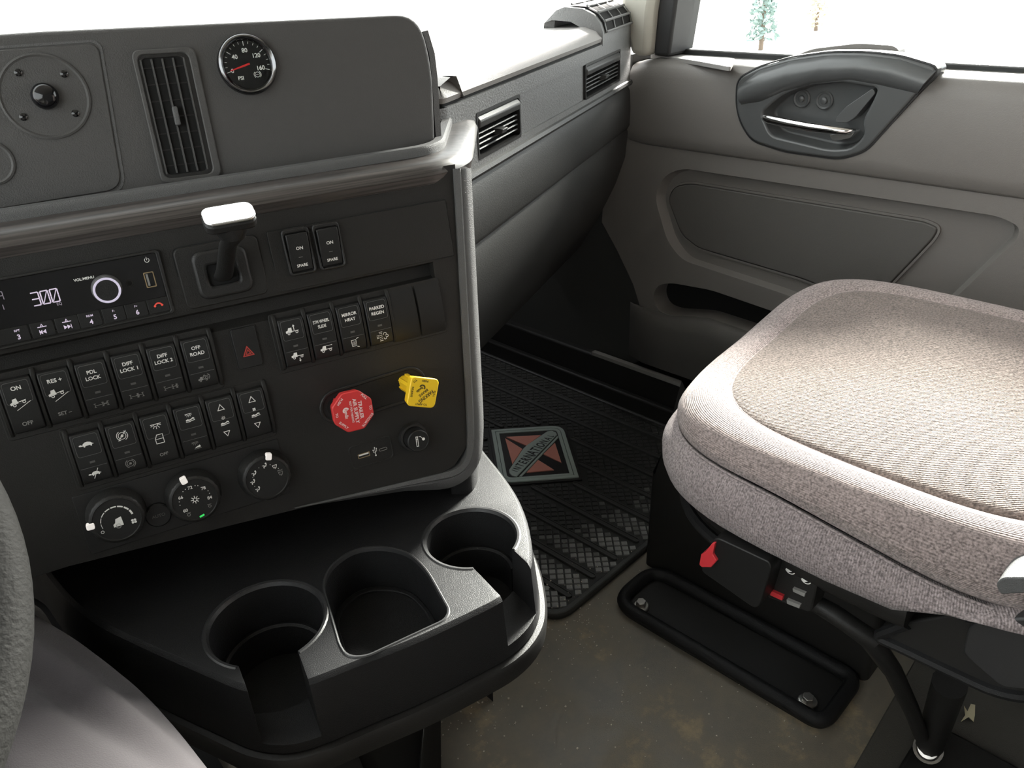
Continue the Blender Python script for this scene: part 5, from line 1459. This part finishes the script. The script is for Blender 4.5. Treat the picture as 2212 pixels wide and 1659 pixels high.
# hood roll across the bezel's upper part
hp = D.poly([(1600, 228), (1640, 222), (1690, 200), (1750, 182), (1830, 174), (1900, 186), (1980, 204)], .016)
hq = D.poly([(1594, 186), (1640, 150), (1707, 131), (1793, 119), (1870, 119), (1943, 127), (2020, 154)], .016)
rows = []
for k in range(5):
    f = k / 4; h_ = (.012, .021, .024, .020, .012)[k]
    rows.append([(a[0] * (1 - f) + b_[0] * f, a[1] * (1 - f) + b_[1] * f, h_) for a, b_ in zip(hp, hq)])
rows = [[(x, y, .004) for x, y, z in rows[0]]] + rows + [[(x, y, .004) for x, y, z in rows[-1]]]
g = G(); g.loft(rows).xf(D.m); part('pull_hood', g, 'door_gloss', bezel, space='world', sharp=70)
# chrome handle
h0 = [((1640, 252), .004, .0065), ((1662, 258), .012, .0085), ((1700, 266), .016, .0085), ((1750, 275), .018, .0080), ((1800, 281), .017, .0075), ((1830, 284), .013, .0062), ((1848, 282), .006, .003)]
g = G(); rows = []
for (px, py), w_, r_ in h0:
    c = D.at(px, py, w_)
    rows.append([(c[0], c[1] + r_ * .95 * math.sin(R(a)), w_ + r_ * .8 * math.cos(R(a))) for a in range(0, 360, 24)])
g.loft(rows, closed=True, cap=True).xf(D.m); part('handle', g, 'chrome', bezel, space='world', label='chrome pull handle', sharp=70)
c = D.at(1815, 293, .004)
g = G(); g.prism(rpoly(D.poly([(1790, 292), (1846, 284), (1838, 298), (1800, 306)], .008), .004, 3), -.018, .008).xf(D.m); part('handle_pivot', g, 'brushed', bezel, space='world', bevel=.002)
for px, py in ((1732, 213), (1781, 217)):
    c = D.at(px, py, -.018)
    g = G(); g.lathe([(.0155, -.021), (.0155, -.0165), (.0135, -.0150), (.0110, -.0165), (.0110, -.0175), (.0060, -.0175), (.0055, -.0140), (.0030, -.0125), (.0002, -.0125)], 28, c, cap=False).xf(D.m)
    part('bezel_screw', g, 'door_gloss', bezel, space='world')
fn_ = rpoly(D.poly([(1893, 188), (1899, 198), (1856, 250), (1838, 262), (1812, 262), (1815, 250), (1835, 228)], -.004), .004, 3)
g = G(); g.prism(ccw(fn_), -.019, .010).xf(D.m); part('recess_step', g, 'door_gloss', bezel, space='world', bevel=.002)
# bright plate on the ledge with a slot
def ledge(pts, z): return [tuple(atz(x, y, z))[:2] for x, y in pts]
lp = ccw(rpoly(ledge([(1404, 118), (1432, 98), (1500, 103), (1588, 128), (1578, 146), (1500, 132)], .797), .012, 4))
g = G(); g.prism(lp, .790, .7980); pl_ = part('ledge_plate', g, 'deck_plastic', door, space='world', bevel=.001)
g = G(); g.prism(ccw(ledge([(1474, 108), (1490, 106), (1516, 114), (1512, 119), (1490, 113)], .798)), .796, .7985); part('plate_slot', g, 'hole_black', pl_, space='world')
hm = ccw(rpoly(D.poly([(1700, 128), (1760, 104), (1860, 92), (1935, 97), (1948, 108), (1945, 128)], -.055), .012, 4))
g = G(); g.prism(hm, -.072, -.045).xf(D.m); part('ledge_hump', g, 'door_plastic', door, space='world', bevel=.006, seg=3)
# sill under the door
g = G(); g.box(1.385, 1.62, -.95, 1.75, 0.0, .118)
so = struct('trim_4', g, 'black_plastic', 'black door sill below the passenger door', bevel=.006)
g = G(); g.box(1.3835, 1.397, .60, 1.12, .116, .1245); part('sill_strip', g, 'print_grey', so, space='world', label='thin pale scuff strip')
g = G(); g.box(1.368, 1.386, -.2, 1.70, 0.0, .055); part('sill_step', g, 'black_plastic', so, space='world', bevel=.005)

# ------------------------------------------------------------------ driver: right leg in grey trousers
leg = thing('person', 'person in grey trousers, only the right thigh and knee showing beside the tray', 'person', T(0.02, 0.80, 0.0))
def loop(c, d, rx, ry, tw=0.0, n=28):
    d = Vector(d).normalized(); s = d.cross(Vector((0, 0, 1)))
    s = s.normalized() if s.length > .1 else Vector((1, 0, 0)); s = Vector((1, 0, 0)) - d * d.x; s.normalize(); u = s.cross(d)
    return [tuple(Vector(c) + s * (rx * math.cos(2 * math.pi * k / n)) + u * (ry * math.sin(2 * math.pi * k / n))) for k in range(n)]
ch = [((-.035, -.30, .40), (0, 1, .05), .12, .10), ((-.020, -.10, .43), (0, 1, .05), .115, .10), ((.000, .10, .44), (.05, 1, .03), .105, .098), ((.016, .28, .448), (.05, 1, .02), .098, .093),
      ((.020, .42, .450), (.03, 1, 0), .092, .088), ((.018, .54, .452), (0, 1, 0), .087, .084), ((.014, .64, .450), (0, 1, -.15), .083, .080), ((.012, .715, .435), (0, .8, -.6), .078, .078),
      ((.014, .755, .385), (0, .35, -1), .071, .074), ((.016, .765, .30), (0, .05, -1), .066, .070), ((.018, .775, .20), (0, .1, -1), .060, .066), ((.022, .79, .10), (0, .1, -1), .058, .064), ((.022, .795, .075), (0, .1, -1), .050, .056)]
# denser rings, then soft folds pulled across the knee
den = []
for (c0, d0, a0, b0), (c1, d1, a1, b1) in zip(ch, ch[1:]):
    for k in range(6):
        f = k / 6
        den.append((tuple(p * (1 - f) + q * f for p, q in zip(c0, c1)), tuple(p * (1 - f) + q * f for p, q in zip(d0, d1)), a0 + (a1 - a0) * f, b0 + (b1 - b0) * f))
den.append(ch[-1])
NL = 56
rows = [loop(*c, n=NL) for c in den]
for i, r in enumerate(rows):
    for k, p in enumerate(r):
        a = 2 * math.pi * k / NL; y = den[i][0][1]; z = den[i][0][2]
        c = Vector(den[i][0]); v = Vector(p) - c
        win = math.exp(-((y - .58) / .12) ** 2) if z > .36 else .25
        f1 = math.exp(-(((a - .72) - (y - .50) * 2.6) / .11) ** 2) * win
        f2 = math.exp(-(((a - .98) - (y - .50) * 2.6) / .10) ** 2) * win
        f3 = math.exp(-(((a - .35) - (y - .56) * 2.0) / .16) ** 2) * win
        dz = .010 * f1 - .013 * f2 + .007 * f3 + .006 * math.exp(-(((a - 1.7) - (y - .50) * 1.6) / .14) ** 2) * win + .0022 * math.sin(a * 3 + y * 14)
        r[k] = tuple(c + v * (1 + dz / v.length))
g = G(); g.loft(rows, closed=True, cap=True)
part('trouser_leg', g, 'trouser', leg, space='world', sub=1, sharp=180)
g = G(); fr = [loop((.018, .76, .055), (0, 1, -.1), .045, .05), loop((.018, .86, .05), (0, 1, -.1), .05, .042), loop((.018, .96, .038), (0, 1, 0), .052, .034), loop((.018, 1.02, .032), (0, 1, 0), .035, .025)]
fr = [[(x, y, max(z, .004)) for x, y, z in r] for r in fr]
g.loft(fr, closed=True, cap=True); part('shoe', g, 'black_plastic', leg, space='world')

# ------------------------------------------------------------------ steering wheel
p3 = EYE + ray(2, 1400) * 0.475
e2 = Vector((0, .80, .60)); e1 = Vector((1, 0, 0)); RR = .222
cw = p3 - (e1 * math.cos(R(-28)) + e2 * math.sin(R(-28))) * RR
Mw = Matrix((e1, e2, e1.cross(e2))).transposed().to_4x4(); Mw.translation = cw
wheel = thing('steering_wheel', 'grey leather-grained steering wheel rim at the left edge', 'steering wheel', Mw)
g = G(); g.ring([(RR * math.cos(2 * math.pi * k / 96), RR * math.sin(2 * math.pi * k / 96), 0) for k in range(96)], .0165, 16); part('rim', g, 'leather_wheel', wheel)
g = G(); g.lathe([(.085, -.05), (.085, -.01), (.075, .01), (.0002, .016)], 32, cap=False); part('hub', g, 'black_plastic', wheel)
for a in (180, 300, 240 + 180 - 200):
    g = G(); g.loft([[(r_, -w_, z_) , (r_, w_, z_), (r_, w_ * .8, z_ - .018), (r_, -w_ * .8, z_ - .018)] for r_, w_, z_ in ((.07, .03, .0), (.14, .022, .004), (RR - .006, .016, .008))], closed=True, cap=True).xf(RZ(a)); part('spoke', g, 'black_plastic', wheel)
g = G(); g.tube([(0, 0, -.04), (0, .02, -.35)], [.045, .06], 20); part('column', g, 'black_plastic', wheel)

# ------------------------------------------------------------------ litter on the floor
q = atz(2090, 1545, 0.001)
sc = [tuple(atz(x, y, .008))[:2] for x, y in ((2076, 1558), (2084, 1548), (2080, 1532), (2090, 1536), (2096, 1524), (2104, 1530), (2106, 1545), (2102, 1562), (2090, 1556))]
g = G(); g.add([(x, y, .0075 + .004 * (k % 3)) for k, (x, y) in enumerate(sc)] + [(x, y, .0068 + .004 * (k % 3)) for k, (x, y) in enumerate(sc)],
               [tuple(range(9)), tuple(range(17, 8, -1))] + [(i, i + 9, (i + 1) % 9 + 9, (i + 1) % 9) for i in range(9)])
meta(part('paper_scrap', g, 'paper', None, T(q.x, q.y, 0), space='world'), 'torn cream paper scrap on the floor behind the seat', 'scrap')
q = atz(1025, 1503, 0.0)
g = G(); g.tube([(.008, .002, .003), (0, 0, .003), (-.002, .009, .003)], .0022, 6)
meta(part('broken_clip', g, 'hole_black', None, T(q.x, q.y, 0)), 'tiny L-shaped black plastic clip on the floor by the tray', 'clip')
g = G(); rg = random.Random(11)
for k in range(420):
    if k < 130: px, py = rg.gauss(1000, 90), rg.gauss(1530, 50)
    elif k < 240: px, py = rg.uniform(1140, 1800), rg.uniform(1380, 1655)
    else: px, py = rg.gauss(1240, 55), rg.gauss(1330, 60)
    q = atz(px, py, 0.0)
    zz = .0005
    if inside((q.x, q.y), mo): zz = MZ + .003
    s = rg.uniform(.0004, .0013) * (1.5 if rg.random() < .1 else 1)
    g.prism([(q.x + s * math.cos(a + k), q.y + s * math.sin(a + k) * rg.uniform(.6, 1.2)) for a in (0, 1.6, 3.1, 4.6)], zz, zz + s)
meta(part('floor_grit', g, 'grit', None, T(.8, .6, 0), space='world'), 'pale grit and crumbs scattered over floor and mat', 'grit', None, 'stuff')
